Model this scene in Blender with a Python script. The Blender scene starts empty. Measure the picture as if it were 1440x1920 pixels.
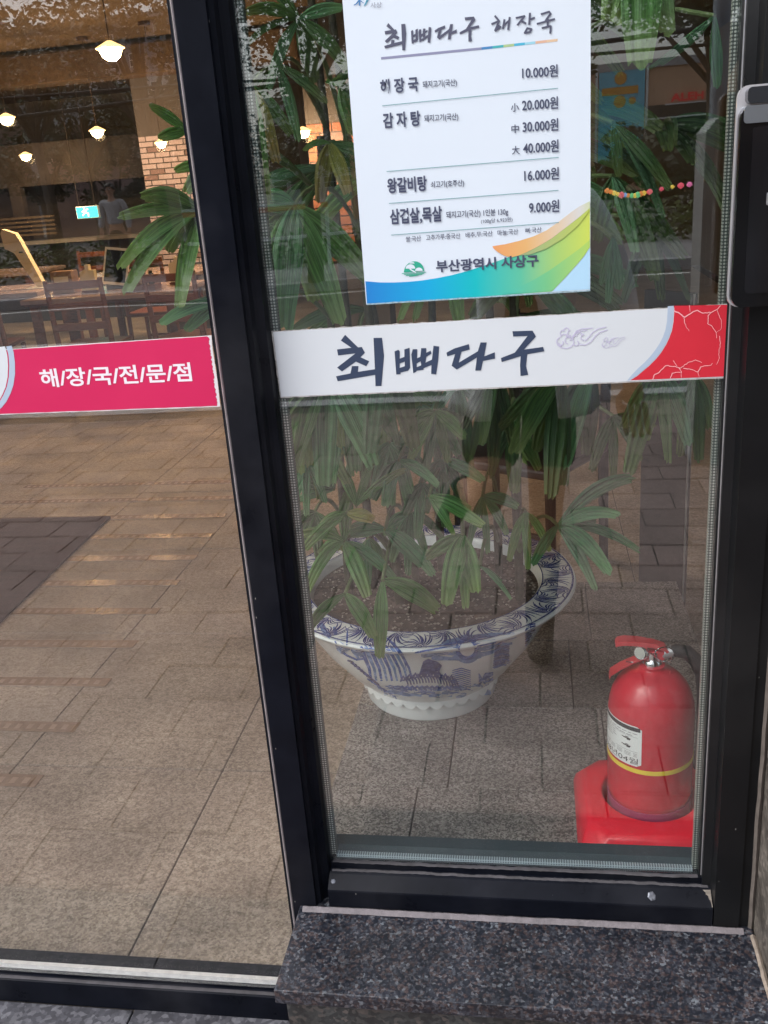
import bpy, bmesh, math, random
from mathutils import Vector, Matrix
from mathutils.geometry import tessellate_polygon
from mathutils.bvhtree import BVHTree
random.seed(7)
R = math.radians
S = bpy.context.scene
COL = S.collection

# ------------------------------------------------------------------ camera
FPX = 1750.0
MR = ((0.98663657, 0.1455577, -0.07322044), (-0.01875791, -0.34492189, -0.93844394), (-0.16185308, 0.92727657, -0.3375822))
CAM = Vector((0.0, -1.27, 1.42))
cd = bpy.data.cameras.new('camera'); cam = bpy.data.objects.new('camera', cd); COL.objects.link(cam)
r_, d_, f_ = [Vector(v) for v in MR]
m = Matrix((r_, -d_, -f_)).transposed().to_4x4(); m.translation = CAM
cam.matrix_world = m
cd.sensor_fit = 'HORIZONTAL'; cd.sensor_width = 36; cd.lens = 36 * FPX / 1440
cd.clip_start = 0.02; cd.clip_end = 500
S.camera = cam

# ------------------------------------------------------------------ world, sun, exposure
W = bpy.data.worlds.new('World'); S.world = W; W.use_nodes = True
wn = W.node_tree.nodes; wl = W.node_tree.links
bg = wn['Background']
sky = wn.new('ShaderNodeTexSky'); sky.sky_type = 'NISHITA'; sky.sun_disc = False
SUN_EL, SUN_AZ = 52, 238          # azimuth measured from +Y towards +X: over the street, hidden by thin cloud
sky.sun_elevation = R(SUN_EL); sky.sun_rotation = R(SUN_AZ)
sky.dust_density = 4.0; sky.air_density = 1.0; sky.ozone_density = 1.0
hs = wn.new('ShaderNodeHueSaturation'); hs.inputs['Saturation'].default_value = 0.38
wl.new(sky.outputs[0], hs.inputs['Color']); wl.new(hs.outputs[0], bg.inputs[0])
bg.inputs[1].default_value = 0.15
sl = bpy.data.lights.new('sun', 'SUN'); sl.energy = 0.5; sl.angle = R(50); sl.color = (0.93, 0.96, 1.0)
so = bpy.data.objects.new('sun', sl); COL.objects.link(so)
so.rotation_euler = Vector((-math.sin(R(SUN_AZ)) * math.cos(R(SUN_EL)), -math.cos(R(SUN_AZ)) * math.cos(R(SUN_EL)), -math.sin(R(SUN_EL)))).to_track_quat('-Z', 'Y').to_euler()
S.view_settings.view_transform = 'Standard'; S.view_settings.look = 'None'
S.view_settings.gamma = 1; S.view_settings.use_curve_mapping = False
S.view_settings.exposure = 1.18
S.render.engine = 'CYCLES'
S.cycles.max_bounces = 7; S.cycles.diffuse_bounces = 3; S.cycles.glossy_bounces = 4; S.cycles.transparent_max_bounces = 10

# ------------------------------------------------------------------ measuring helpers (photo pixel -> place)
def ray(px, py):
    a, b = (px - 720) / FPX, (py - 960) / FPX
    return Vector([MR[0][i] * a + MR[1][i] * b + MR[2][i] for i in range(3)])
def onY(px, py, y=0.0):
    d = ray(px, py); return CAM + d * ((y - CAM.y) / d.y)
def onZ(px, py, z=0.0):
    d = ray(px, py); return CAM + d * ((z - CAM.z) / d.z)
def mir(px, py, dist):            # a place seen mirrored in the glass, dist metres in front of it
    p = onY(px, py, dist); return Vector((p.x, -dist, p.z))

# ------------------------------------------------------------------ materials
MATS = {}
def nodes_of(name):
    mt = bpy.data.materials.new(name); mt.use_nodes = True
    nt = mt.node_tree; return mt, nt, nt.nodes['Principled BSDF']
def mat(name, col, rough=0.5, metal=0.0, emit=None, es=0.0, noise=0.0, nscale=20.0, bump=0.0, bscale=200.0, coat=0.0, spec=0.5, aniso=None, wear=False):
    if name in MATS: return MATS[name]
    mt, nt, b = nodes_of(name); N = nt.nodes; L = nt.links
    c = (*col, 1)
    b.inputs['Base Color'].default_value = c; b.inputs['Roughness'].default_value = rough
    b.inputs['Metallic'].default_value = metal; b.inputs['Coat Weight'].default_value = coat
    b.inputs['Specular IOR Level'].default_value = spec
    if emit: b.inputs['Emission Color'].default_value = (*emit, 1); b.inputs['Emission Strength'].default_value = es
    if noise or bump:
        tc = N.new('ShaderNodeTexCoord'); mp = N.new('ShaderNodeMapping'); L.new(tc.outputs['Object'], mp.inputs[0])
        if aniso: mp.inputs['Scale'].default_value = aniso
    if noise:
        n = N.new('ShaderNodeTexNoise'); n.inputs['Scale'].default_value = nscale; n.inputs['Detail'].default_value = 6
        n.inputs['Roughness'].default_value = 0.65; L.new(mp.outputs[0], n.inputs['Vector'])
        r = N.new('ShaderNodeValToRGB'); e = r.color_ramp.elements
        e[0].position = 0.3; e[1].position = 0.72
        e[0].color = (*[max(0, v * (1 - noise)) for v in col], 1); e[1].color = (*[min(1, v * (1 + noise)) for v in col], 1)
        L.new(n.outputs[0], r.inputs[0]); L.new(r.outputs[0], b.inputs['Base Color'])
        mr = N.new('ShaderNodeMapRange'); mr.inputs['To Min'].default_value = max(0.02, rough - 0.12); mr.inputs['To Max'].default_value = min(1, rough + 0.15)
        L.new(n.outputs[0], mr.inputs['Value']); L.new(mr.outputs[0], b.inputs['Roughness'])
    if wear:
        base = b.inputs['Base Color'].links[0].from_socket if b.inputs['Base Color'].links else None
        vv = N.new('ShaderNodeTexVoronoi'); vv.inputs['Scale'].default_value = 55; mm = N.new('ShaderNodeMapping'); mm.inputs['Scale'].default_value = (1, 1, .35); t3 = N.new('ShaderNodeTexCoord'); L.new(t3.outputs['Object'], mm.inputs[0]); L.new(mm.outputs[0], vv.inputs['Vector'])
        rr = N.new('ShaderNodeValToRGB'); e = rr.color_ramp.elements; e[0].position = .018; e[0].color = (1, 1, 1, 1); e[1].position = .04; e[1].color = (0, 0, 0, 1); L.new(vv.outputs['Distance'], rr.inputs[0])
        sc_ = N.new('ShaderNodeSeparateColor'); L.new(vv.outputs['Color'], sc_.inputs[0]); gt = N.new('ShaderNodeMath'); gt.operation = 'GREATER_THAN'; gt.inputs[1].default_value = .72; L.new(sc_.outputs[0], gt.inputs[0])
        du = N.new('ShaderNodeTexNoise'); du.inputs['Scale'].default_value = 3.5; du.inputs['Detail'].default_value = 8; L.new(t3.outputs['Object'], du.inputs['Vector']); dm = N.new('ShaderNodeMapRange'); dm.inputs['From Min'].default_value = .5; dm.inputs['From Max'].default_value = .8; dm.inputs['To Max'].default_value = .05; L.new(du.outputs[0], dm.inputs['Value'])
        mu_ = N.new('ShaderNodeMath'); mu_.operation = 'MULTIPLY_ADD'; L.new(rr.outputs[0], mu_.inputs[0]); L.new(gt.outputs[0], mu_.inputs[1]); L.new(dm.outputs[0], mu_.inputs[2]); mu_.use_clamp = True
        mx_ = N.new('ShaderNodeMix'); mx_.data_type = 'RGBA'; L.new(mu_.outputs[0], mx_.inputs[0]); mx_.inputs[6].default_value = c; mx_.inputs[7].default_value = (.30, .29, .28, 1)
        if base: L.new(base, mx_.inputs[6])
        L.new(mx_.outputs[2], b.inputs['Base Color'])
    if bump:
        n2 = N.new('ShaderNodeTexNoise'); n2.inputs['Scale'].default_value = bscale; n2.inputs['Detail'].default_value = 3
        L.new(mp.outputs[0], n2.inputs['Vector'])
        bp = N.new('ShaderNodeBump'); bp.inputs['Strength'].default_value = bump; bp.inputs['Distance'].default_value = 0.002
        L.new(n2.outputs[0], bp.inputs['Height']); L.new(bp.outputs[0], b.inputs['Normal'])
    MATS[name] = mt; return mt

def granite(name, stops, scale, rough, big=6.0, bigamt=0.35, bump=0.1, randobj=0.0, warp=0.0, spec=0.5, vmix=0.5, nfac=0.55):
    """speckled stone: stops = [(pos, colour)]"""
    mt, nt, b = nodes_of(name); N = nt.nodes; L = nt.links
    tc = N.new('ShaderNodeTexCoord'); geo = N.new('ShaderNodeNewGeometry')
    n0 = N.new('ShaderNodeTexNoise'); n0.inputs['Scale'].default_value = scale * 0.7; n0.inputs['Detail'].default_value = 4
    L.new(geo.outputs['Position'], n0.inputs['Vector'])
    va = N.new('ShaderNodeVectorMath'); va.operation = 'MULTIPLY_ADD'
    L.new(n0.outputs['Color'], va.inputs[0]); va.inputs[1].default_value = (warp,) * 3; L.new(geo.outputs['Position'], va.inputs[2])
    v = N.new('ShaderNodeTexVoronoi'); v.inputs['Scale'].default_value = scale; L.new(va.outputs[0], v.inputs['Vector'])
    n = N.new('ShaderNodeTexNoise'); n.inputs['Scale'].default_value = scale * nfac; n.inputs['Detail'].default_value = 10; n.inputs['Roughness'].default_value = 0.78
    L.new(geo.outputs['Position'], n.inputs['Vector'])
    sx = N.new('ShaderNodeSeparateColor'); L.new(v.outputs['Color'], sx.inputs[0])
    mx = N.new('ShaderNodeMix'); mx.data_type = 'FLOAT'; mx.inputs[0].default_value = 1 - vmix
    L.new(sx.outputs[0], mx.inputs[2]); L.new(n.outputs[0], mx.inputs[3])
    r = N.new('ShaderNodeValToRGB'); e = r.color_ramp.elements
    while len(e) < len(stops): e.new(0.5)
    for k, (p, c) in enumerate(stops): e[k].position = p; e[k].color = (*c, 1)
    L.new(mx.outputs[0], r.inputs[0])
    nb = N.new('ShaderNodeTexNoise'); nb.inputs['Scale'].default_value = big; nb.inputs['Detail'].default_value = 5; L.new(geo.outputs['Position'], nb.inputs['Vector'])
    mr = N.new('ShaderNodeMapRange'); mr.inputs['From Min'].default_value = 0.3; mr.inputs['From Max'].default_value = 0.7
    mr.inputs['To Min'].default_value = 1 - bigamt; mr.inputs['To Max'].default_value = 1 + bigamt
    L.new(nb.outputs[0], mr.inputs['Value'])
    mul = N.new('ShaderNodeVectorMath'); mul.operation = 'SCALE'; L.new(r.outputs[0], mul.inputs[0]); L.new(mr.outputs[0], mul.inputs['Scale'])
    last = mul.outputs[0]
    if randobj:
        oi = N.new('ShaderNodeObjectInfo'); m2 = N.new('ShaderNodeMapRange'); m2.inputs['To Min'].default_value = 1 - randobj; m2.inputs['To Max'].default_value = 1 + randobj
        L.new(oi.outputs['Random'], m2.inputs['Value'])
        mu2 = N.new('ShaderNodeVectorMath'); mu2.operation = 'SCALE'; L.new(last, mu2.inputs[0]); L.new(m2.outputs[0], mu2.inputs['Scale']); last = mu2.outputs[0]
    L.new(last, b.inputs['Base Color'])
    b.inputs['Roughness'].default_value = rough; b.inputs['Specular IOR Level'].default_value = spec
    rr = N.new('ShaderNodeMapRange'); rr.inputs['To Min'].default_value = rough - 0.1; rr.inputs['To Max'].default_value = rough + 0.2
    L.new(nb.outputs[0], rr.inputs['Value']); L.new(rr.outputs[0], b.inputs['Roughness'])
    bp = N.new('ShaderNodeBump'); bp.inputs['Strength'].default_value = bump; bp.inputs['Distance'].default_value = 0.001
    L.new(n.outputs[0], bp.inputs['Height']); L.new(bp.outputs[0], b.inputs['Normal'])
    MATS[name] = mt; return mt

def ramp_mat(name, stops, axis=0, rough=0.35, coord='Generated'):
    mt, nt, b = nodes_of(name); N = nt.nodes; L = nt.links
    tc = N.new('ShaderNodeTexCoord'); sp = N.new('ShaderNodeSeparateXYZ'); L.new(tc.outputs[coord], sp.inputs[0])
    r = N.new('ShaderNodeValToRGB'); e = r.color_ramp.elements
    while len(e) < len(stops): e.new(0.5)
    for k, (p, c) in enumerate(stops): e[k].position = p; e[k].color = (*c, 1)
    L.new(sp.outputs[axis], r.inputs[0]); L.new(r.outputs[0], b.inputs['Base Color'])
    b.inputs['Roughness'].default_value = rough
    return mt

def glass_mat(name, tint, f0=0.055):
    mt = bpy.data.materials.new(name); mt.use_nodes = True; nt = mt.node_tree; N = nt.nodes; L = nt.links
    N.remove(N['Principled BSDF'])
    out = N['Material Output']; tr = N.new('ShaderNodeBsdfTransparent'); tr.inputs[0].default_value = (*tint, 1)
    gl = N.new('ShaderNodeBsdfGlossy'); gl.inputs['Roughness'].default_value = 0.0; gl.inputs[0].default_value = (1, 1, 1, 1)
    geo = N.new('ShaderNodeNewGeometry'); dt = N.new('ShaderNodeVectorMath'); dt.operation = 'DOT_PRODUCT'
    # slight waviness of float glass
    tc = N.new('ShaderNodeTexCoord'); nz = N.new('ShaderNodeTexNoise'); nz.inputs['Scale'].default_value = 1.7; nz.inputs['Detail'].default_value = 1
    L.new(tc.outputs['Object'], nz.inputs['Vector'])
    bp = N.new('ShaderNodeBump'); bp.inputs['Strength'].default_value = 0.25; bp.inputs['Distance'].default_value = 0.006; L.new(nz.outputs[0], bp.inputs['Height']); L.new(bp.outputs[0], gl.inputs['Normal'])
    L.new(geo.outputs['Normal'], dt.inputs[0]); L.new(geo.outputs['Incoming'], dt.inputs[1])
    ab = N.new('ShaderNodeMath'); ab.operation = 'ABSOLUTE'; L.new(dt.outputs['Value'], ab.inputs[0])
    om = N.new('ShaderNodeMath'); om.operation = 'SUBTRACT'; om.inputs[0].default_value = 1; L.new(ab.outputs[0], om.inputs[1])
    pw = N.new('ShaderNodeMath'); pw.operation = 'POWER'; L.new(om.outputs[0], pw.inputs[0]); pw.inputs[1].default_value = 5
    ma = N.new('ShaderNodeMath'); ma.operation = 'MULTIPLY_ADD'; L.new(pw.outputs[0], ma.inputs[0]); ma.inputs[1].default_value = 1 - f0; ma.inputs[2].default_value = f0
    mx = N.new('ShaderNodeMixShader'); L.new(ma.outputs[0], mx.inputs[0]); L.new(tr.outputs[0], mx.inputs[1]); L.new(gl.outputs[0], mx.inputs[2])
    df = N.new('ShaderNodeBsdfDiffuse'); df.inputs[0].default_value = (.6, .6, .58, 1)
    nd_ = N.new('ShaderNodeTexNoise'); nd_.inputs['Scale'].default_value = 5; nd_.inputs['Detail'].default_value = 9; nd_.inputs['Roughness'].default_value = .7; nd_.inputs['Distortion'].default_value = 1.2; L.new(tc.outputs['Object'], nd_.inputs['Vector'])
    sp_ = N.new('ShaderNodeTexVoronoi'); sp_.inputs['Scale'].default_value = 45; L.new(tc.outputs['Object'], sp_.inputs['Vector'])
    m1 = N.new('ShaderNodeMapRange'); m1.inputs['From Min'].default_value = .45; m1.inputs['From Max'].default_value = .8; m1.inputs['To Max'].default_value = .014; L.new(nd_.outputs[0], m1.inputs['Value'])
    m2_ = N.new('ShaderNodeMapRange'); m2_.inputs['From Min'].default_value = .03; m2_.inputs['From Max'].default_value = .0; m2_.inputs['To Max'].default_value = .5; L.new(sp_.outputs['Distance'], m2_.inputs['Value'])
    ad = N.new('ShaderNodeMath'); ad.operation = 'ADD'; ad.use_clamp = True; L.new(m1.outputs[0], ad.inputs[0]); L.new(m2_.outputs[0], ad.inputs[1])
    mx3 = N.new('ShaderNodeMixShader'); L.new(ad.outputs[0], mx3.inputs[0]); L.new(mx.outputs[0], mx3.inputs[1]); L.new(df.outputs[0], mx3.inputs[2])
    L.new(mx3.outputs[0], out.inputs['Surface']); return mt

# ------------------------------------------------------------------ mesh helpers
class MB:
    def __init__(s): s.v = []; s.f = []; s.uv = {}
    def add(s, vs, fs):
        o = len(s.v); s.v += [tuple(v) for v in vs]; s.f += [tuple(i + o for i in f) for f in fs]; return o
    def box(s, a, b):
        (x0, y0, z0), (x1, y1, z1) = a, b
        s.add([(x0, y0, z0), (x1, y0, z0), (x1, y1, z0), (x0, y1, z0), (x0, y0, z1), (x1, y0, z1), (x1, y1, z1), (x0, y1, z1)],
              [(0, 3, 2, 1), (4, 5, 6, 7), (0, 1, 5, 4), (1, 2, 6, 5), (2, 3, 7, 6), (3, 0, 4, 7)]); return s
    def bbox(s, a, b, r=0.003):
        """box with chamfered edges"""
        bm = bmesh.new(); bmesh.ops.create_cube(bm, size=1)
        c = [(a[i] + b[i]) / 2 for i in range(3)]; d = [b[i] - a[i] for i in range(3)]
        for v in bm.verts: v.co = Vector([c[i] + v.co[i] * d[i] for i in range(3)])
        bmesh.ops.bevel(bm, geom=bm.edges[:], offset=r, segments=2, affect='EDGES', profile=0.5)
        bm.verts.index_update(); s.add([v.co[:] for v in bm.verts], [[v.index for v in f.verts] for f in bm.faces]); bm.free(); return s
    def obox(s, c, size, rot):
        """oriented box; rot = Matrix 3x3"""
        hx, hy, hz = [q / 2 for q in size]
        vs = [Vector(c) + rot @ Vector((sx * hx, sy * hy, sz * hz)) for sz in (-1, 1) for sx, sy in ((-1, -1), (1, -1), (1, 1), (-1, 1))]
        s.add(vs, [(0, 3, 2, 1), (4, 5, 6, 7), (0, 1, 5, 4), (1, 2, 6, 5), (2, 3, 7, 6), (3, 0, 4, 7)]); return s
    def tube(s, pts, rad, n=8, cap=True, flat=1.0):
        pts = [Vector(p) for p in pts]; rs = rad if isinstance(rad, (list, tuple)) else [rad] * len(pts)
        o = len(s.v); up = None
        for i, p in enumerate(pts):
            t = (pts[min(i + 1, len(pts) - 1)] - pts[max(i - 1, 0)]).normalized()
            if up is None: up = Vector((0, 0, 1)) if abs(t.z) < 0.9 else Vector((0, 1, 0))
            a = t.cross(up).normalized(); b = a.cross(t).normalized(); up = b
            for k in range(n):
                an = 2 * math.pi * k / n; q = p + a * (math.cos(an) * rs[i]) + b * (math.sin(an) * rs[i] * flat); s.v.append(q[:])
        for i in range(len(pts) - 1):
            for k in range(n): s.f.append((o + i * n + k, o + i * n + (k + 1) % n, o + (i + 1) * n + (k + 1) % n, o + (i + 1) * n + k))
        if cap: s.f.append(tuple(o + k for k in range(n))[::-1]); s.f.append(tuple(o + (len(pts) - 1) * n + k for k in range(n)))
        return s
    def lathe(s, prof, c=(0, 0, 0), n=48, closed=False, wob=None):
        o = len(s.v); np_ = len(prof)
        for (r, z) in prof:
            for k in range(n):
                a = 2 * math.pi * k / n; rr = r * (wob(a, z) if wob else 1)
                s.v.append((c[0] + rr * math.cos(a), c[1] + rr * math.sin(a), c[2] + z))
        for i in range(np_ - 1 + (1 if closed else 0)):
            j = (i + 1) % np_
            for k in range(n): s.f.append((o + i * n + k, o + i * n + (k + 1) % n, o + j * n + (k + 1) % n, o + j * n + k))
        if not closed:
            if prof[0][0] > 1e-5: s.f.append(tuple(o + k for k in range(n))[::-1])
            if prof[-1][0] > 1e-5: s.f.append(tuple(o + (np_ - 1) * n + k for k in range(n)))
        return s
    def prism(s, poly, axis, a, b):
        """closed 2-D polygon swept along an axis: axis 'z': (x,y); 'x': (y,z); 'y': (x,z)"""
        def P(u, v, w): return {'z': (u, v, w), 'x': (w, u, v), 'y': (u, w, v)}[axis]
        n = len(poly); o = len(s.v)
        s.v += [P(u, v, a) for u, v in poly] + [P(u, v, b) for u, v in poly]
        for i in range(n): s.f.append((o + i, o + (i + 1) % n, o + n + (i + 1) % n, o + n + i))
        tr = tessellate_polygon([[Vector((u, v, 0)) for u, v in poly]])
        for t in tr: s.f.append(tuple(o + i for i in t)); s.f.append(tuple(o + n + i for i in reversed(t)))
        return s
    def build(s, name, m, parent=None, smooth=False, recalc=True, loc=None):
        me = bpy.data.meshes.new(name); me.from_pydata(s.v, [], s.f)
        if recalc:
            bm = bmesh.new(); bm.from_mesh(me); bmesh.ops.recalc_face_normals(bm, faces=bm.faces[:]); bm.to_mesh(me); bm.free()
        if s.uv:
            ul = me.uv_layers.new(name='UVMap')
            for l in me.loops: ul.data[l.index].uv = s.uv.get(l.vertex_index, (0, 0))
        o = bpy.data.objects.new(name, me); COL.objects.link(o)
        if m: me.materials.append(m)
        if smooth:
            me.polygons.foreach_set('use_smooth', [True] * len(me.polygons))
            try: me.set_sharp_from_angle(angle=R(40))
            except Exception: pass
        if parent: o.parent = parent
        if loc is not None: o.location = loc
        me.update(); return o

def tag(o, label=None, cat=None, group=None, kind=None):
    if label: o['label'] = label
    if cat: o['category'] = cat
    if group: o['group'] = group
    if kind: o['kind'] = kind
    return o
def thing(name, label, cat, loc=(0, 0, 0), rz=0.0, group=None):
    o = bpy.data.objects.new(name, None); COL.objects.link(o); o.location = loc; o.rotation_euler = (0, 0, rz); o.empty_display_size = 0.05
    return tag(o, label, cat, group)
def copy_tree(o, parent=None):
    c = o.copy(); COL.objects.link(c); c.parent = parent
    for ch in list(o.children): copy_tree(ch, c)
    return c

# flat print on the glass plane: polygons given in the photo's pixels, placed on the plane Y = y
def flat_poly(mb, loops, y):
    P = [[onY(px, py, y) for px, py in lp] for lp in loops]
    tr = tessellate_polygon([[Vector((p.x, p.z, 0)) for p in lp] for lp in P])
    fl = [p for lp in P for p in lp]; mb.add(fl, [tuple(t) for t in tr])
def stroke(mb, pts, w, y, taper=0.0):
    """broad pen stroke, w in photo pixels"""
    for i in range(len(pts) - 1):
        (x0, y0), (x1, y1) = pts[i], pts[i + 1]; d = math.hypot(x1 - x0, y1 - y0) or 1e-6
        ux, uy = (x1 - x0) / d, (y1 - y0) / d; nx, ny = -uy * w / 2, ux * w / 2; e = w * 0.28
        a = (x0 - ux * e, y0 - uy * e); b = (x1 + ux * e, y1 + uy * e); k = 1 - taper * (i + 1) / (len(pts) - 1); k0 = 1 - taper * i / (len(pts) - 1)
        stroke.k += 1; yy = y - (stroke.k % 9) * 2e-5
        mb.add([onY(a[0] + nx * k0, a[1] + ny * k0, yy), onY(b[0] + nx * k, b[1] + ny * k, yy), onY(b[0] - nx * k, b[1] - ny * k, yy), onY(a[0] - nx * k0, a[1] - ny * k0, yy)], [(0, 1, 2, 3)])
stroke.k = 0
_tc = {}
def text_mesh(body, bold):
    key = (body, bold)
    if key in _tc: return _tc[key]
    cu = bpy.data.curves.new('txt', 'FONT'); cu.body = body; cu.size = 1; cu.offset = bold; cu.resolution_u = 3; cu.dimensions = '2D'; cu.fill_mode = 'FRONT'
    ob = bpy.data.objects.new('txt', cu); COL.objects.link(ob)
    bpy.context.view_layer.update(); dg = bpy.context.evaluated_depsgraph_get()
    me = bpy.data.meshes.new_from_object(ob.evaluated_get(dg)); vs = [v.co.copy() for v in me.vertices]; fs = [tuple(p.vertices) for p in me.polygons]
    bpy.data.objects.remove(ob); bpy.data.curves.remove(cu); bpy.data.meshes.remove(me)
    x0 = min(v.x for v in vs); x1 = max(v.x for v in vs); z0 = min(v.y for v in vs); z1 = max(v.y for v in vs)
    vs = [((v.x - x0) / (x1 - x0), (v.y - z0) / (z1 - z0)) for v in vs]
    _tc[key] = (vs, fs); return _tc[key]
def lettering(name, body, p0, p1, h, m, parent, y, bold=0.012):
    """text whose box runs from pixel p0 (bottom left) to p1 (bottom right), h pixels high, on plane Y=y"""
    vs, fs = text_mesh(body, bold); A = onY(*p0, y); B = onY(*p1, y)
    H = onY(p0[0], p0[1] - h, y).z - A.z
    mb = MB(); mb.add([(A.x + (B.x - A.x) * u, y, A.z + (B.z - A.z) * u + H * v) for u, v in vs], fs)
    return mb.build(name, m, parent, recalc=False)
def seat(t, base):
    """move the thing's origin to its base while its parts stay where they were built"""
    base = Vector(base)
    for ch in t.children: ch.location = ch.location - base
    t.location = base
    return t

# ------------------------------------------------------------------ palette
BLK = mat('black_powder_coat', (0.0045, 0.005, 0.006), 0.32, spec=0.28, noise=0.25, nscale=9, bump=0.05, bscale=900, wear=True)
BLK2 = mat('black_powder_coat_navy', (0.005, 0.006, 0.010), 0.30, spec=0.07, noise=0.3, nscale=14, wear=True)
GASK = mat('rubber_gasket', (0.008, 0.008, 0.009), 0.7)
SILI = mat('old_grey_silicone', (0.13, 0.115, 0.125), 0.65, noise=0.3, nscale=60, bump=0.4, bscale=300)
DUST = mat('dusty_ledge', (0.045, 0.042, 0.048), 0.7, noise=0.45, nscale=40)
GRIME = mat('dried_dirt', (0.16, 0.14, 0.12), 0.9, noise=0.4, nscale=120, bump=0.5)
ALU = mat('brushed_aluminium', (0.50, 0.50, 0.52), 0.35, metal=0.7, noise=0.1, nscale=60)
CHROME = mat('chrome', (0.8, 0.8, 0.82), 0.12, metal=1.0)
GRAN = granite('dark_polished_granite', [(0.0, (0.004, 0.005, 0.008)), (0.38, (0.009, 0.011, 0.017)), (0.46, (0.018, 0.020, 0.028)), (0.54, (0.050, 0.055, 0.068)), (0.58, (0.012, 0.010, 0.012)), (0.65, (0.052, 0.036, 0.036)), (0.74, (0.095, 0.108, 0.125)), (1.0, (0.26, 0.28, 0.30))], 230, 0.30, spec=0.4, vmix=.45, nfac=.4, big=11, bigamt=0.35, bump=0.15, warp=0.006)
GRAN2 = granite('granite_riser', [(0.0, (0.008, 0.010, 0.012)), (0.45, (0.022, 0.026, 0.028)), (0.6, (0.045, 0.05, 0.05)), (0.75, (0.075, 0.065, 0.06)), (1.0, (0.16, 0.17, 0.17))], 150, 0.4, big=10, bigamt=0.4)
PLAT = granite('flamed_granite', [(0.0, (0.035, 0.031, 0.029)), (0.36, (0.095, 0.083, 0.077)), (0.5, (0.195, 0.172, 0.157)), (0.62, (0.275, 0.25, 0.232)), (0.8, (0.38, 0.35, 0.33)), (1.0, (0.55, 0.52, 0.50))], 300, 0.55, big=8, bigamt=0.25, bump=0.6, randobj=0.06, warp=0.003, vmix=.45, nfac=.3)
TILE = granite('floor_tile_stone', [(0.0, (0.10, 0.08, 0.064)), (0.36, (0.18, 0.148, 0.120)), (0.5, (0.315, 0.265, 0.218)), (0.62, (0.43, 0.37, 0.31)), (1.0, (0.64, 0.57, 0.50))], 230, 0.40, big=4, bigamt=0.28, bump=0.8, randobj=0.06, warp=0.004, vmix=.22, nfac=.22)
PAVE = granite('pavement_granite', [(0.0, (0.015, 0.015, 0.02)), (0.45, (0.04, 0.04, 0.05)), (0.6, (0.075, 0.075, 0.088)), (1.0, (0.18, 0.18, 0.20))], 120, 0.6, big=9, bump=0.5)
BRICKP = granite('clay_paver', [(0.0, (0.11, 0.080, 0.075)), (0.5, (0.205, 0.152, 0.140)), (1.0, (0.33, 0.26, 0.24))], 120, 0.7, big=4, bigamt=0.2, bump=0.4, randobj=0.18)
GROUT = mat('dark_grout', (0.085, 0.072, 0.063), 0.85)
ASPH = mat('asphalt', (0.06, 0.062, 0.066), 0.75, noise=0.3, nscale=3, bump=0.6, bscale=90)
PALEPAINT = mat('road_paint', (0.7, 0.7, 0.68), 0.6, noise=0.15, nscale=8)
KERB = mat('kerb_stone', (0.38, 0.38, 0.40), 0.7, noise=0.2, nscale=20)
WALLC = mat('warm_wall_plaster', (0.13, 0.115, 0.095), 0.8, noise=0.1, nscale=3)
CEIL = mat('dark_ceiling', (0.11, 0.080, 0.052), 0.8, noise=0.12, nscale=4)
DARKW = mat('dark_panel', (0.035, 0.03, 0.028), 0.45, noise=0.3, nscale=6)
WOOD = mat('red_brown_wood', (0.13, 0.045, 0.025), 0.3, noise=0.45, nscale=18, aniso=(1, 1, 8))
TABLE = mat('table_top_laminate', (0.30, 0.22, 0.21), 0.22, noise=0.15, nscale=12)
WHITEP = mat('white_plastic', (0.75, 0.74, 0.72), 0.35)
CREAM = mat('cream_card', (0.72, 0.62, 0.44), 0.6)

# ------------------------------------------------------------------ interior shell
RX0, RX1, RY1, RZ1 = -9.5, 2.2, 12.0, 2.75
sub = MB().box((RX0, 0.0, -0.12), (RX1, RY1, -0.004)).build('floor', GROUT); tag(sub, kind='structure')
xs = [-0.82 + 0.58 * k for k in range(-16, 6)]
ys = [0.69 - 0.765 + 0.765 * k for k in range(0, 17)]
big = MB(); tmesh = None; j = 0.0018; pieces = 0
for i in range(len(xs) - 1):
    for k in range(len(ys) - 1):
        x0, x1 = xs[i] + j, min(xs[i + 1], RX1) - j
        y0, y1 = (ys[k] if k else -0.005) + j, min(ys[k + 1], RY1) - j
        if x1 - x0 < 0.05: continue
        dz = random.uniform(-0.0006, 0.0006)
        if k < 7 and 6 <= i:
            MB().bbox((x0, y0, -0.004), (x1, y1, dz), 0.0012).build('tile', TILE, sub); pieces += 1
        else: big.box((x0, y0, -0.004), (x1, y1, dz))
tag(big.build('far_tiles', TILE, sub), kind='stuff')

# raised granite display platform behind the fixed pane, laid in slabs
PZ = 0.245
pf = MB().box((-0.43, 0.02, 0.0), (0.40, 1.32, PZ - 0.025)).build('display_platform', GROUT)
tag(pf, 'raised grey-brown granite platform carrying the planter and extinguisher', 'platform')
px_ = [-0.43, -0.25, 0.075, 0.40]
py_ = [0.02, 0.315, 0.62, 0.95, 1.32]
for a in range(3):
    for b in range(4):
        of = 0.0 if b % 2 == 0 else 0.06
        x0 = px_[a] + (of if a else 0); x1 = px_[a + 1] + (of if a < 2 else 0)
        MB().bbox((x0 + .0014, py_[b] + .0014, PZ - 0.025), (x1 - .0014, py_[b + 1] - .0014, PZ - random.uniform(0, 0.0007)), 0.0016).build('slab', PLAT, pf)

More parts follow.
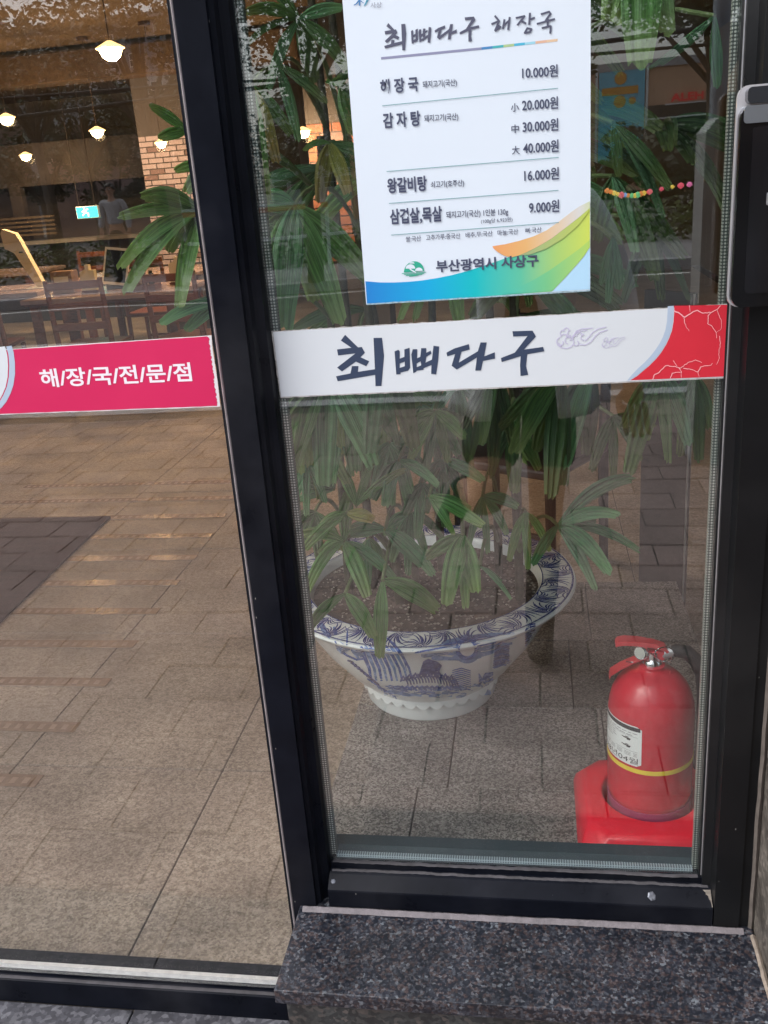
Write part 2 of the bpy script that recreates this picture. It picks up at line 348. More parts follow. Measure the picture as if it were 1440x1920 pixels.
for nm, a, b in (('back_wall', (RX0, RY1, 0), (RX1, RY1 + .15, RZ1)), ('left_wall', (RX0 - .15, 0, 0), (RX0, RY1, RZ1)), ('right_wall', (RX1, 0.0, 0), (RX1 + .15, RY1, RZ1))):
    tag(MB().box(a, b).build(nm, WALLC), kind='structure')
tag(MB().box((RX0 - .15, 0.0, RZ1), (RX1 + .15, RY1 + .15, RZ1 + .15)).build('ceiling', CEIL), kind='structure')

# inlaid anti-slip brass strips
BRASS = mat('worn_brass', (0.46, 0.35, 0.27), 0.20, metal=0.45, noise=0.2, nscale=40)
BRASSD = mat('brass_groove', (0.34, 0.26, 0.20), 0.4, metal=0.1)
for k in range(11):
    y = 0.62 + 0.2505 * k; xe = -1.297 - 0.0155 * k
    o = MB().bbox((xe - 1.25, y - 0.026, 0.0007), (xe, y + 0.026, 0.0024), 0.0007).build('floor_strip', BRASS)
    tag(o, 'thin brass anti-slip strip inlaid across the brown stone floor', 'floor strip', 'brass anti-slip strips across the floor')
    g = MB()
    for q in range(34): g.box((xe - 0.03 - q * 0.036 - 0.016, y - 0.012, 0.0024), (xe - 0.03 - q * 0.036, y + 0.012, 0.0027))
    g.build('grip', BRASSD, o)

# dark mat
mt_ = mat('woven_dark_mat', (0.055, 0.036, 0.034), 0.85, noise=0.35, nscale=5, bump=0.8, bscale=500, aniso=(1, 6, 1))
o = MB().prism([(-1.90, 1.10), (-1.985, 2.615), (-3.6, 2.60), (-3.6, 1.10)], 'z', 0.0042, 0.012).build('door_mat', mt_)
tag(o, 'large dark brown entrance mat on the stone floor inside', 'door mat')

# brick-faced pillars at the back
def brick_wall(name, label, x0, x1, z0, z1, y, cols, bw=0.20, bh=0.066, depth=0.35):
    w = MB().box((x0, y, 0), (x1, y + depth, RZ1)).build(name, mat('mortar', (0.07, 0.062, 0.06), 0.9))
    tag(w, label, 'brick wall')
    r = 0; z = z0
    proto = {}
    while z + bh <= z1:
        x = x0 - (bw / 2 if r % 2 else 0)
        while x < x1 - 0.01:
            a = max(x, x0) + .005; b = min(x + bw, x1) - .005
            if b - a > 0.03:
                key = (round(b - a, 3), random.randrange(3)); 
                c = random.choices(cols, [0.86, 0.14])[0]
                if (key, c.name) not in proto:
                    o = MB().bbox((0, -0.012, 0.005), (b - a, 0.0, bh - .005), 0.003).build('brick', c, w, loc=(a, y, z)); proto[(key, c.name)] = o.data
                else:
                    o = bpy.data.objects.new('brick', proto[(key, c.name)]); COL.objects.link(o); o.parent = w; o.location = (a, y, z)
            x += bw
        z += bh; r += 1
    return w
bk1 = mat('pale_pink_brick', (0.30, 0.25, 0.27), 0.7, noise=0.15, nscale=12); bk2 = mat('dark_brick', (0.16, 0.11, 0.11), 0.7, noise=0.2)
bk3 = mat('red_brown_brick', (0.20, 0.085, 0.06), 0.7, noise=0.25, nscale=10)
brick_wall('brick_pillar', 'pale pink brick pillar with scattered dark bricks behind the door glass', -3.86, -3.02, 0.72, 2.0, 8.3, [bk1, bk2], bw=.155, bh=.052)
brick_wall('brick_pillar', 'red-brown brick pillar seen through the palm leaves', -1.85, -1.25, 0.75, 1.9, 7.0, [bk3, bk2], bw=0.22, bh=0.075)

# dark kitchen front, hatch, beams
kt = thing('kitchen_front', 'dark kitchen front with an open serving hatch at the back of the room', 'kitchen front')
kb = MB().box((-9.4, 10.0, 0), (-3.9, 10.1, 0.95)); kb.box((-9.4, 10.0, 1.62), (-3.9, 10.1, 2.1)); kb.box((-6.3, 10.0, 0.95), (-6.15, 10.1, 1.62)); kb.box((-4.4, 10.0, 0.95), (-3.9, 10.1, 1.62))
kb.build('front_panel', DARKW, kt)
MB().box((-9.4, 9.75, 0.95), (-3.95, 10.12, 0.99)).build('counter_top', mat('steel_counter', (0.42, 0.40, 0.37), 0.35, metal=0.6), kt)
mb = MB()
for k in range(5): mb.box((-7.2, 9.93, 1.05 + 0.05 * k), (-5.75, 9.97, 1.075 + 0.05 * k))
mb.build('louvre', mat('louvre_brown', (0.09, 0.07, 0.05), 0.5), kt)
seat(kt, (-6.5, 10, 0))
o = MB().bbox((-4.9, 7.6, 2.45), (-2.0, 7.9, 2.70), 0.01).build('ceiling_beam', mat('beam_wood', (0.06, 0.04, 0.025), 0.6, noise=0.3)); tag(o, 'brown boxed beam above the dining tables', 'beam')

# exit sign
ex = thing('exit_sign', 'small glowing turquoise exit sign in front of the dark kitchen', 'exit sign')
p = onY(165, 397, 9.6)
MB().bbox((p.x - .14, 9.58, p.z - .075), (p.x + .14, 9.62, p.z + .065), 0.006).build('housing', WHITEP, ex)
MB().box((p.x - .128, 9.574, p.z - .063), (p.x + .128, 9.579, p.z + .055)).build('lit_face', mat('exit_green', (0.02, 0.3, 0.25), 0.4, emit=(0.05, 0.75, 0.62), es=1.6), ex)
g = MB(); cx, cz = p.x, p.z
for q in (((-.03, .04), (-.02, .0)), ((-.02, .0), (-.06, -.04)), ((-.02, .0), (.015, -.02)), ((.015, -.02), (.01, -.055)), ((-.025, .02), (.02, .03)), ((-.025, .02), (-.06, .0))):
    (a, b), (c, d) = q; g.tube([(cx + a, 9.571, cz + b), (cx + c, 9.571, cz + d)], 0.008, 6)
g.lathe([(0, -.011), (.011, 0), (0, .011)], (cx - .03, 9.571, cz + .048), 8)
g.build('running_figure', mat('exit_white', (0.8, 0.9, 0.88), 0.4, emit=(0.8, 1, 0.95), es=1.5), ex)
MB().tube([(cx - .1, 9.6, cz + .06), (cx - .1, 9.6, RZ1)], 0.006, 6).tube([(cx + .1, 9.6, cz + .06), (cx + .1, 9.6, RZ1)], 0.006, 6).build('hanger', DARKW, ex)
seat(ex, p)

# pendant lamps
BULB = mat('lit_bulb', (1, 0.8, 0.5), 0.5, emit=(1.0, 0.74, 0.40), es=22)
SHADE = mat('glowing_brass_shade', (0.65, 0.45, 0.22), 0.35, metal=0.3, emit=(1.0, 0.60, 0.22), es=1.3)  # the bulb's glow on the brass is put in as emission
ROSE = mat('ceiling_rose_bronze', (0.06, 0.04, 0.03), 0.5)
def pendant(p, r, watts, label):
    t = thing('pendant_lamp', label, 'lamp', group='warm pendant lamps over the dining tables')
    MB().lathe([(r * .2, .62 * r), (r * .9, .25 * r), (r * 1.12, .12 * r), (r * 1.12, .06 * r), (r * .85, .16 * r), (r * .15, .5 * r)], p, 28, closed=True).build('lamp_shade', SHADE, t, True)
    MB().lathe([(0.001, -.82 * r), (r * .35, -.76 * r), (r * .68, -.52 * r), (r * .86, -.1 * r), (r * .8, .12 * r), (0.001, .14 * r)], p, 24).build('bulb', BULB, t, True)
    MB().tube([(p.x, p.y, p.z + .55 * r), (p.x, p.y, RZ1 - .03)], 0.0025, 6).build('cord', ROSE, t)
    MB().lathe([(.05, RZ1 - .03), (.05, RZ1 - .002)], (p.x, p.y, 0), 16).build('ceiling_rose', ROSE, t)
    l = bpy.data.lights.new('glow', 'POINT'); l.energy = watts; l.color = (1, 0.66, 0.36); l.shadow_soft_size = 0.03
    lo = bpy.data.objects.new('glow', l); COL.objects.link(lo); lo.location = (p.x, p.y, p.z - r * 1.15); lo.parent = t; lo.visible_camera = False; lo.visible_glossy = False
    seat(t, (p.x, p.y, RZ1)); return t
for px, py, y, r, lb in ((207, 93, 3.6, .052, 'largest glowing pendant lamp, highest behind the door glass'),
                         (12, 222, 6.5, .054, 'glowing pendant lamp at the left edge of the door glass'),
                         (182, 246, 7.3, .054, 'glowing pendant lamp under the largest one, above the exit sign'),
                         (302, 268, 6.9, .040, 'glowing pendant lamp just above the pale pink brick pillar'),
                         (48, 292, 9.2, .054, 'lowest glowing pendant lamp, beside the left edge of the glass'),
                         (568, 247, 6.6, .050, 'glowing pendant lamp seen through the palm left of the menu')):
    pendant(onY(px, py, y), r * 1.22, 34, lb)

# ------------------------------------------------------------------ dining furniture
def table(x, y, rz, lb):
    t = thing('dining_table', lb, 'table', (x, y, 0), rz, 'dining tables inside the restaurant')
    MB().bbox((-.62, -.4, .70), (.62, .4, .735), .006).build('tabletop', TABLE, t)
    MB().bbox((-.6, -.38, .685), (.6, .38, .70), .004).build('edge_frame', WOOD, t)
    for a in (-1, 1):
        for b in (-1, 1): MB().bbox((a * .54 - .03, b * .33 - .03, 0), (a * .54 + .03, b * .33 + .03, .685), .004).build('leg', WOOD, t)
    return t
def chair(x, y, rz, lb, m=None, grp='wooden ladder-back chairs'):
    m = m or WOOD
    t = thing('dining_chair', lb, 'chair', (x, y, 0), rz, grp)
    MB().bbox((-.21, -.21, .425), (.21, .21, .46), .01).build('seat', m, t)
    for a in (-1, 1):
        MB().tube([(a * .19, .19, 0), (a * .19, .19, .425)], [.016, .02], 8).build('leg', m, t)
        MB().tube([(a * .19, -.20, 0), (a * .19, -.19, .45), (a * .19, -.23, .92)], [.017, .021, .017], 8).build('leg', m, t)
    for z in (.60, .74, .88):
        y_ = -.195 - (z - .45) * .085
        MB().bbox((-.185, y_ - .011, z - .026), (.185, y_ + .011, z + .026), .006).build('back_slat', m, t)
    MB().bbox((-.19, .18, .2), (.19, .2, .22), .003).build('stretcher', m, t)
    return t
table(-3.23, 5.85, 0.03, 'nearest dining table, behind the two wooden chairs')
table(-4.68, 6.45, 0.05, 'dining table at the left edge carrying the curved white stand')
table(-3.6, 7.5, 0.0, 'dining table in front of the pale pink brick pillar')
table(-5.9, 8.7, 0.0, 'farthest dining table, before the dark kitchen front')
chair(-3.10, 5.05, 0.1, 'wooden chair with its ladder back toward the door glass')
chair(-2.42, 5.2, -0.15, 'wooden chair closest to the palm leaves, back toward the glass')
chair(-4.05, 5.25, 0.2, 'wooden chair at the left edge of the glass, above the pink band')
chair(-3.3, 6.75, 0.0, 'wooden chair between the second row tables')
chair(-4.5, 8.0, 3.1, 'wooden chair facing the room below the pale pink brick pillar')
chair(-0.02, 2.0, 2.6, 'black chair standing inside behind the planter', mat('black_lacquer', (0.012, 0.011, 0.012), 0.35), 'black chair behind the planter')

# things standing on the tables
TZ = .735
def put(name, lb, cat, px, py, y, builder, group=None):
    p = onY(px, py, y); t = thing(name, lb, cat, (p.x, p.y, TZ), 0, group); builder(t); return t
def arch(t):
    MB().prism([(-.02, 0), (.05, 0), (-.10, .40), (-.13, .46), (-.24, .50), (-.26, .47), (-.25, .34), (-.22, .33), (-.17, .30)], 'y', -.03, .03).build('curved_panel', CREAM, t)
    MB().bbox((-.1, -.09, 0), (.12, .09, .012), .003).build('base', WHITEP, t)
    MB().bbox((-.125, -.034, .30), (-.09, -.030, .312), .001).build('slot', GASK, t)
put('display_stand', 'curved cream stand leaning on the left table', 'display stand', 78, 540, 6.4, arch)
def tablet(t):
    rot = Matrix.Rotation(R(-18), 3, 'X') @ Matrix.Rotation(R(8), 3, 'Y')
    MB().obox((0, 0, .17), (.21, .014, .29), rot).build('casing', WHITEP, t)
    MB().obox(Vector((0, 0, .17)) + rot @ Vector((0, -.0078, 0)), (.18, .002, .25), rot).build('screen', mat('dark_screen', (0.015, 0.02, 0.025), 0.08), t)
    MB().bbox((-.09, -.05, 0), (.09, .1, .03), .005).build('foot', DARKW, t)
put('order_tablet', 'white-framed ordering tablet tilted on the table before the brick pillar', 'tablet', 228, 560, 5.95, tablet)
def menu(t):
    MB().prism([(-.06, 0), (.06, 0), (.06, .17), (.02, .17), (.02, .21), (-.01, .21), (-.01, .18), (-.06, .16)], 'y', -.022, .022).build('card', CREAM, t)
    MB().bbox((-.07, -.03, 0), (.07, .03, .02), .004).build('holder', WOOD, t)
put('menu_stand', 'cream menu card standing left of the tablet', 'menu stand', 176, 575, 5.75, menu)
put('menu_stand', 'cream menu card standing near the palm leaf tips', 'menu stand', 338, 545, 6.0, menu)
def box_(t):
    MB().bbox((-.09, -.06, 0), (.09, .06, .17), .006).build('body', mat('napkin_box_wood', (0.28, 0.17, 0.12), 0.5, noise=0.2), t)
    MB().bbox((-.06, -.066, .05), (.06, -.061, .13), .002).build('label', CREAM, t)
put('napkin_box', 'brown napkin box between the curved stand and the cream menu card', 'napkin box', 130, 570, 5.85, box_)
def caddy(t):
    MB().bbox((-.13, -.07, 0), (.13, .07, .05), .006).build('tray', WOOD, t)
    for q in range(3): MB().lathe([(.022, .05), (.025, .11), (.014, .13), (.014, .145)], (-.08 + .08 * q, 0, 0), 14).build('bottle', mat('sauce_%d' % q, [(0.12, 0.03, 0.02), (0.3, 0.2, 0.1), (0.05, 0.05, 0.05)][q], 0.2), t, True)
put('condiment_tray', 'wooden condiment tray with three small bottles on the near table', 'condiment tray', 275, 590, 5.65, caddy)

# dark divider board right of the planter
t = thing('divider_board', 'narrow dark divider board standing behind the extinguisher', 'divider board')
MB().prism([(.325, 1.62), (.44, 1.47), (.455, 1.49), (.34, 1.64)], 'z', 0.0, 1.05).build('board', mat('divider_grey', (0.03, 0.028, 0.032), 0.35, noise=0.2, nscale=4), t)
MB().tube([(.442, 1.464, 0.004), (.442, 1.464, 1.05)], .003, 6).build('edge_trim', ALU, t)
MB().prism([(.30, 1.62), (.43, 1.43), (.47, 1.47), (.34, 1.66)], 'z', 0.0005, 0.02).build('foot_plate', mat('foot_brass', (0.5, 0.36, 0.2), 0.3, metal=0.8), t)
seat(t, (.38, 1.55, 0))

# ------------------------------------------------------------------ shop front
GX0, GX1, GZ0, HZ = -0.360, 0.245, 0.328, 2.38
PVZ = -0.035
sf = thing('shop_front_frame', 'black aluminium shop front frame around the fixed pane and the door glass', 'window frame')
mull = [(-.4435, .05), (-.4435, -.012), (-.433, -.0145), (-.4305, -.030), (-.4240, -.045), (-.3835, -.045), (-.3825, -.0385), (-.3765, -.036), (-.3735, -.026), (-.3690, -.0225), (-.3625, -.0185), (-.3605, -.006), (-.3605, .05)]
MB().prism(mull, 'z', PVZ, HZ).build('mullion', BLK2, sf)
MB().prism([(-.4345, -.0148), (-.4306, -.0302), (-.4285, -.0345), (-.4300, -.0352), (-.4325, -.0312), (-.4360, -.0160)], 'z', 0.02, HZ).build('edge_trim', mat('dull_alu_trim', (0.30, 0.27, 0.28), 0.5, metal=0.3, noise=0.25, nscale=30), sf)
MB().prism([(-.4445, .03), (-.4445, -.008), (-.4385, -.0145), (-.4365, -.0125), (-.4365, .03)], 'z', 0.02, HZ).build('gasket', GASK, sf)
jamb = [(.2455, .05), (.2455, -.004), (.2490, -.006), (.2500, -.012), (.2620, -.016), (.2640, -.045), (.3020, -.047), (.3030, -.043), (.3165, -.043), (.3165, .05)]
MB().prism(jamb, 'z', 0.264, HZ).build('jamb', BLK, sf)
MB().box((.2478, -.0075, .33), (.2492, -.0062, HZ)).build('edge_trim', ALU, sf)
# bottom rail (profile in y,z swept along x)
MB().prism([(.05, .3262), (-.010, .3262), (-.010, .3165), (-.0205, .3160), (-.0225, .3135), (-.0445, .2985), (-.0455, .2960), (-.0455, .2645), (.05, .2645)], 'x', -.3600, .2620).build('bottom_rail', BLK2, sf)
def rough_strip(y0, y1, z, t, x0, x1, seed, amp=.0012, n=120):
    rnd = random.Random(seed); mb = MB(); vs = []; w = 0
    for i in range(n + 1):
        x = x0 + (x1 - x0) * i / n; w = 0.7 * w + rnd.uniform(-amp, amp)
        vs += [(x, y0 + w, z), (x, y1 + w * .5 + rnd.uniform(-amp, amp) * .5, z), (x, (y0 + y1) / 2 + w, z + t)]
    f = []
    for i in range(n):
        a = 3 * i; b = a + 3
        f += [(a, b, b + 2, a + 2), (a + 2, b + 2, b + 1, a + 1), (a + 1, b + 1, b, a)]
    mb.add(vs, f + [(0, 2, 1), (3 * n, 3 * n + 1, 3 * n + 2)]); return mb
rough_strip(-.0125, -.0195, .3162, .0016, -.356, .258, 3).build('sealant', DUST, sf, True)
rough_strip(-.0445, -.0590, .2622, .0055, -.405, .308, 4, amp=.0006).build('sealant', SILI, sf, True)
rough_strip(-.002, -.0105, .3263, .0012, -.356, .244, 5).build('sealant', DUST, sf, True)
# grime smear at the corner
mb = MB(); rnd = random.Random(9); P = [(.2615, -.0215, .3145)]
for q in range(12): P.append((.2605 - .012 * (1 - q / 11) ** 2 * (1 + rnd.uniform(-.2, .2)) * (1 if q < 8 else .6), -.0217 - .0225 * q / 11, .3142 - .0152 * q / 11))
mb.add(P + [(.2618, -.0440, .2993)], [(0, i, i + 1) for i in range(1, 12)] + [(0, 12, 13)]); mb.build('grime', GRIME, sf)
# screws
for sx, rr in ((-.352, .0045), (.170, .0075)):
    sc = MB().lathe([(.0001, .0014), (rr * .7, .0012), (rr, .0002), (rr, -.001)], (0, 0, 0), 6).build('screw', mat('worn_screw', (0.16, 0.17, 0.20), 0.4, metal=0.5, noise=0.4, nscale=200), sf)
    sc.location = (sx, -.0335, .3065); sc.rotation_euler = (R(34), 0, R(20))
# head rail, door rail
MB().box((-2.6, -.045, HZ), (.3165, .05, HZ + .14)).build('head_rail', BLK, sf)
MB().prism([(.05, .026), (-.0035, .026), (-.0035, .0205), (-.0150, .0190), (-.0168, .0172), (-.0178, -.0345), (.05, -.0345)], 'x', -1.86, -.4440).build('door_rail', BLK2, sf)
rough_strip(-.0060, -.0145, .0198, .0010, -1.85, -.446, 8, amp=.0004, n=60).build('sealant', DUST, sf, True)
MB().prism([(-1.95, .05), (-1.95, -.045), (-1.86, -.045), (-1.86, .05)], 'z', PVZ, HZ).build('mullion', BLK, sf)
MB().prism([(-2.70, .05), (-2.70, -.045), (-2.60, -.045), (-2.60, .05)], 'z', PVZ, HZ).build('mullion', BLK, sf)
# insulated-glass spacer bars with their rows of perforations
def spacer_mat(name, base, dot, sc):
    mt, nt, b = nodes_of(name); N = nt.nodes; L = nt.links
    geo = N.new('ShaderNodeNewGeometry'); v = N.new('ShaderNodeTexVoronoi'); v.inputs['Scale'].default_value = sc; v.inputs['Randomness'].default_value = 0.08
    sx = N.new('ShaderNodeSeparateXYZ'); cx_ = N.new('ShaderNodeCombineXYZ'); L.new(geo.outputs['Position'], sx.inputs[0]); L.new(sx.outputs[0], cx_.inputs[0]); L.new(sx.outputs[2], cx_.inputs[1]); v.voronoi_dimensions = '2D'; v.inputs['Randomness'].default_value = .0
    L.new(cx_.outputs[0], v.inputs['Vector']); r = N.new('ShaderNodeValToRGB'); e = r.color_ramp.elements
    e[0].position = .22; e[0].color = (*dot, 1); e[1].position = .42; e[1].color = (*base, 1)
    L.new(v.outputs['Distance'], r.inputs[0]); L.new(r.outputs[0], b.inputs['Base Color']); b.inputs['Roughness'].default_value = .45; b.inputs['Metallic'].default_value = .35
    return mt
SPV = spacer_mat('spacer_side', (0.06, 0.08, 0.08), (0.48, 0.52, 0.50), 240)
SPR = spacer_mat('spacer_side_right', (0.07, 0.085, 0.08), (0.52, 0.55, 0.51), 240)
SPB = spacer_mat('spacer_bottom', (0.55, 0.64, 0.70), (0.16, 0.20, 0.24), 240)
MB().box((-.3600, .008, .3285), (-.3515, .018, HZ)).build('spacer_bar', SPV, sf)
MB().box((.2375, .008, .3285), (.2450, .018, HZ)).build('spacer_bar', SPR, sf)
rough_strip(0, 0, 0, 0, 0, 1, 1, n=2)
MB().box((-.3515, .004, .3265), (.2375, .012, .3330)).build('spacer_bar', SPB, sf)
MB().box((-1.86, .004, .0265), (-.4445, .012, .0375)).build('spacer_bar', mat('spacer_alu', (0.86, 0.86, 0.88), 0.35, metal=0.0, noise=0.15, nscale=80), sf)
MB().prism([(.013, .3325), (.024, .337), (.05, .337), (.05, .327), (.013, .327)], 'x', -.3600, .2450).build('inner_bead', mat('inner_bead', (0.03, 0.045, 0.055), 0.5), sf)
seat(sf, (-.4, 0, PVZ))

# panes: double-skinned slabs of glass
GL = glass_mat('window_glass', (0.955, 0.975, 0.965), 0.086); GLD = glass_mat('door_glass', (0.965, 0.965, 0.955), 0.094)
o = MB().box((GX0, -.003, GZ0), (GX1, .003, HZ)).build('window_pane', GL); tag(o, 'fixed window pane with the menu sheet and the white lettered band', 'glass pane')
o = MB().box((-1.86, -.003, .0262), (-.4446, .003, HZ)).build('door_pane', GLD); tag(o, 'large clear door pane carrying the crimson band', 'glass pane')
o = MB().box((-2.60, -.003, .0262), (-1.95, .003, HZ)).build('side_pane', GLD); tag(o, 'narrow glass pane beyond the door, left of the photo', 'glass pane')

o = MB().box((.63, -.003, .31), (2.09, .003, HZ)).build('added_corner_pane', GL); tag(o, 'unseen glass pane right of the dark stone pier, added to let in light', 'glass pane')  # unseen pane, added so more daylight reaches the planter and floor
o = MB().box((-5.38, -.003, .0262), (-2.70, .003, HZ)).build('added_far_pane', GLD); tag(o, 'unseen wide glass pane at the far left, added to brighten the room', 'glass pane')  # another unseen pane, added to brighten the interior
# wall above and beside the shop front
CLAD = mat('grey_stone_cladding', (0.16, 0.145, 0.135), 0.5, noise=0.3, nscale=6, bump=0.3)
w = thing('front_wall', 'grey stone clad front wall around and above the shop front', 'wall')
MB().box((-9.65, -.04, HZ + .14), (2.35, .0, 4.4)).build('wall', CLAD, w)
MB().box((2.1, -.03, PVZ), (2.35, .0, HZ + .14)).build('wall', CLAD, w)
MB().box((-9.65, -.03, PVZ), (-5.4, .0, HZ + .14)).build('wall', CLAD, w)
MB().box((.62, -.03, PVZ), (2.1, .0, .30)).build('wall', CLAD, w)
seat(w, (0, 0, HZ + .14))
STN = granite('rough_dark_stone', [(0.0, (0.03, 0.026, 0.023)), (0.5, (0.085, 0.075, 0.066)), (0.75, (0.17, 0.15, 0.13)), (1.0, (0.30, 0.27, 0.24))], 130, 0.45, big=14, bigamt=.5, bump=0.8)
pr_ = MB().bbox((.3255, -.36, PVZ), (.62, .0, 2.52), .003).build('stone_pier', STN); tag(pr_, 'dark speckled stone pier at the right edge of the shop front', 'pier')
mb = rough_strip(-.001, .008, 0, .003, 0.262, 2.3, 12, amp=.0008, n=90)
mb.v = [(.3165 + (y + .001) * 1.0, -.0425 - z * 1.4, x) for x, y, z in mb.v]
mb.build('sealant', mat('pier_sealant', (0.10, 0.085, 0.075), 0.7, noise=.3, nscale=50), pr_, True)

# granite sill
sl_ = thing('window_sill', 'dark polished speckled granite sill under the fixed pane', 'window sill')
MB().bbox((-.412, -.222, .236), (.3235, -.0, .262), .0018).build('sill_slab', GRAN, sl_)
MB().box((-.4005, -.205, PVZ), (.3235, .0, .2358)).build('riser', GRAN2, sl_)
mb = rough_strip(-.001, .008, 0, .003, -.35, -.06, 13, amp=.0007, n=40)
mb.v = [(.3175 + (y) * .9, x, .2622 + z) for x, y, z in mb.v]
mb.build('sealant', mat('sill_sealant', (0.20, 0.165, 0.135), 0.8, noise=.35, nscale=60), sl_, True)
seat(sl_, (0, -.1, PVZ))

# ------------------------------------------------------------------ print on the glass
INK = mat('navy_ink', (0.030, 0.048, 0.095), 0.45); PINK_ = mat('poster_ink', (0.055, 0.065, 0.12), 0.5)
WHT = mat('vinyl_white', (0.62, 0.66, 0.70), 0.35, noise=0.02, nscale=4); PAP = mat('poster_paper', (0.66, 0.735, 0.82), 0.45, noise=0.015, nscale=3)
RED = mat('vinyl_red', (0.60, 0.022, 0.042), 0.35, noise=0.08, nscale=6); CRIM = mat('vinyl_crimson', (0.58, 0.014, 0.095), 0.35, noise=0.04, nscale=6)
BLUEG = mat('pale_blue_ink', (0.40, 0.49, 0.62), 0.4); LINEM = mat('lightning_ink', (0.85, 0.42, 0.45), 0.4); LILAC = mat('lilac_ink', (0.52, 0.49, 0.66), 0.5)
TORN = mat('torn_backing', (0.42, 0.41, 0.40), 0.8, noise=0.4, nscale=150)
def Z1(sc, ox, oy): return lambda pts: [(ox + x / sc, oy + y / sc) for x, y in pts]
A = Z1(7.2, 620, 610); B = Z1(6.545, 820, 610)
GLYPH = [[A([(195,128),(370,298),(420,292),(462,370),(402,430),(520,485),(480,552),(340,490),(152,622),(86,570),(335,378),(100,407),(85,325),(280,303),(137,205)])],
 [A([(287,550),(375,550),(367,628),(600,592),(600,668),(95,755),(72,688),(268,648)])], [A([(578,170),(692,168),(720,410),(685,818),(605,820),(597,590)])],
 [A([(862,352),(912,330),(932,350),(932,450),(995,425),(995,325),(1065,303),(1072,575),(1045,612),(945,637),(943,660),(885,664)]), A([(932,515),(932,575),(1000,552),(1000,490)])],
 [A([(1108,322),(1168,322),(1166,445),(1210,425),(1222,308),(1290,308),(1290,370),(1350,342),(1360,382),(1290,425),(1278,505),(1367,462),(1388,275),(1464,286),(1450,480),(1423,664),(1357,655),(1360,535),(1255,578),(1250,600),(1160,612),(1158,625),(1115,647),(1088,395)]), A([(1162,515),(1162,565),(1222,540),(1215,485)])],
 [B([(112,335),(210,283),(388,230),(397,297),(295,325),(262,458),(497,318),(530,210),(605,210),(575,380),(705,330),(707,408),(560,437),(535,553),(465,555),(485,395),(237,543),(175,495),(218,352),(122,380)])],
 [B([(922,72),(1168,65),(1210,138),(1060,298),(1298,265),(1312,318),(1102,355),(1088,500),(1115,608),(1020,622),(1015,490),(1022,378),(790,450),(780,402),(950,335),(1108,130),(930,137)])]]
def jag(p0, p1, n, amp, seed):
    rnd = random.Random(seed); dx, dy = p1[0] - p0[0], p1[1] - p0[1]; d = math.hypot(dx, dy); nx, ny = -dy / d, dx / d
    out = []
    for i in range(n + 1):
        t = i / n; k = rnd.uniform(-amp, amp) if 0 < i < n else 0
        out.append((p0[0] + dx * t + nx * k, p0[1] + dy * t + ny * k))
    return out
def sheet(mb, loop, y0, y1):
    """thin solid sheet between planes y0 (front) and y1 (back)"""
    P = [onY(px, py, y0) for px, py in loop]; mb.prism([(p.x, p.z) for p in P], 'y', y1, y0)
# white band
YB = -.0036
bd = thing('lettered_band', 'white safety band with navy brush lettering and a red cracked end', 'sticker band')
mb = MB(); loop = jag((509, 621), (900, 598), 60, .9, 1) + jag((900, 598), (1365.5, 569.5), 50, .7, 2)[1:] + [(1367, 600), (1366, 650), (1363.5, 708.5)] + jag((1363, 709), (940, 728), 20, .3, 3) + jag((940, 728), (526, 746), 50, .6, 4)[1:] + jag((525, 746), (509, 621), 20, .6, 5)[1:-1]
sheet(mb, loop, -.0034, -.0031); mb.build('backing', TORN, bd)
mb = MB(); flat_poly(mb, [[(512, 622.5)] + jag((512, 622.5), (1363, 571.5), 60, .25, 6)[1:] + [(1365, 571.5), (1361, 707)] + jag((1361, 707), (527, 744), 40, .2, 8)[1:]], YB); mb.build('white_sheet', WHT, bd, recalc=False)
Zr = Z1(1 / .2361, 1030, 570)
outer = Zr([(988,14),(988,60),(982,140),(970,210),(950,265),(925,320),(885,385),(840,440),(790,490),(740,533),(690,575),(640,606)])
inner = Zr([(940,17),(939,60),(934,140),(922,205),(902,262),(875,315),(842,365),(800,418),(755,465),(705,510),(655,562),(618,609)])
mb = MB(); flat_poly(mb, [outer + inner[::-1]], YB - .0002); mb.build('blue_arc', BLUEG, bd, recalc=False)
mb = MB(); flat_poly(mb, [[(x + 1.0, y) for x, y in outer] + Zr([(1400, 575), (1418, 6)])], YB - .00025); mb.build('red_end', RED, bd, recalc=False)
mb = MB()
for w_, pts in ((9, [(992,55),(1035,75),(1075,105),(1130,70),(1175,50),(1210,70),(1285,68),(1330,45),(1358,12)]), (5, [(1112,10),(1118,60)]), (5, [(1068,110),(1085,180),(1110,215)]), (6, [(1285,68),(1260,95),(1257,155),(1295,180),(1325,225),(1328,270)]), (4, [(1335,50),(1368,140),(1365,195),(1328,225)]), (5, [(1352,255),(1360,310),(1345,400),(1350,430),(1328,480)]), (7, [(820,600),(835,560),(870,545),(925,490),(1000,495),(1040,510),(1100,465),(1160,445),(1210,465)]), (5, [(985,450),(1015,495)]), (6, [(960,590),(975,550),(1050,540),(1048,585)]), (6, [(1065,510),(1110,515),(1180,540),(1190,575)]), (6, [(1180,540),(1200,500),(1285,485),(1295,470)]), (6, [(1030,510),(1050,540)])):
    rnd = random.Random(len(pts) * 7 + w_); q = [pts[0]]
    for a, b in zip(pts[:-1], pts[1:]):
        n = max(2, int(math.hypot(b[0] - a[0], b[1] - a[1]) / 14))
        for i in range(1, n + 1): q.append((a[0] + (b[0] - a[0]) * i / n + rnd.uniform(-3.5, 3.5) * (i < n), a[1] + (b[1] - a[1]) * i / n + rnd.uniform(-3.5, 3.5) * (i < n)))
    stroke(mb, Zr(q), w_ * .2361, YB - .0005, 0.45)
mb.build('crack_lines', LINEM, bd, recalc=False)
mb = MB()
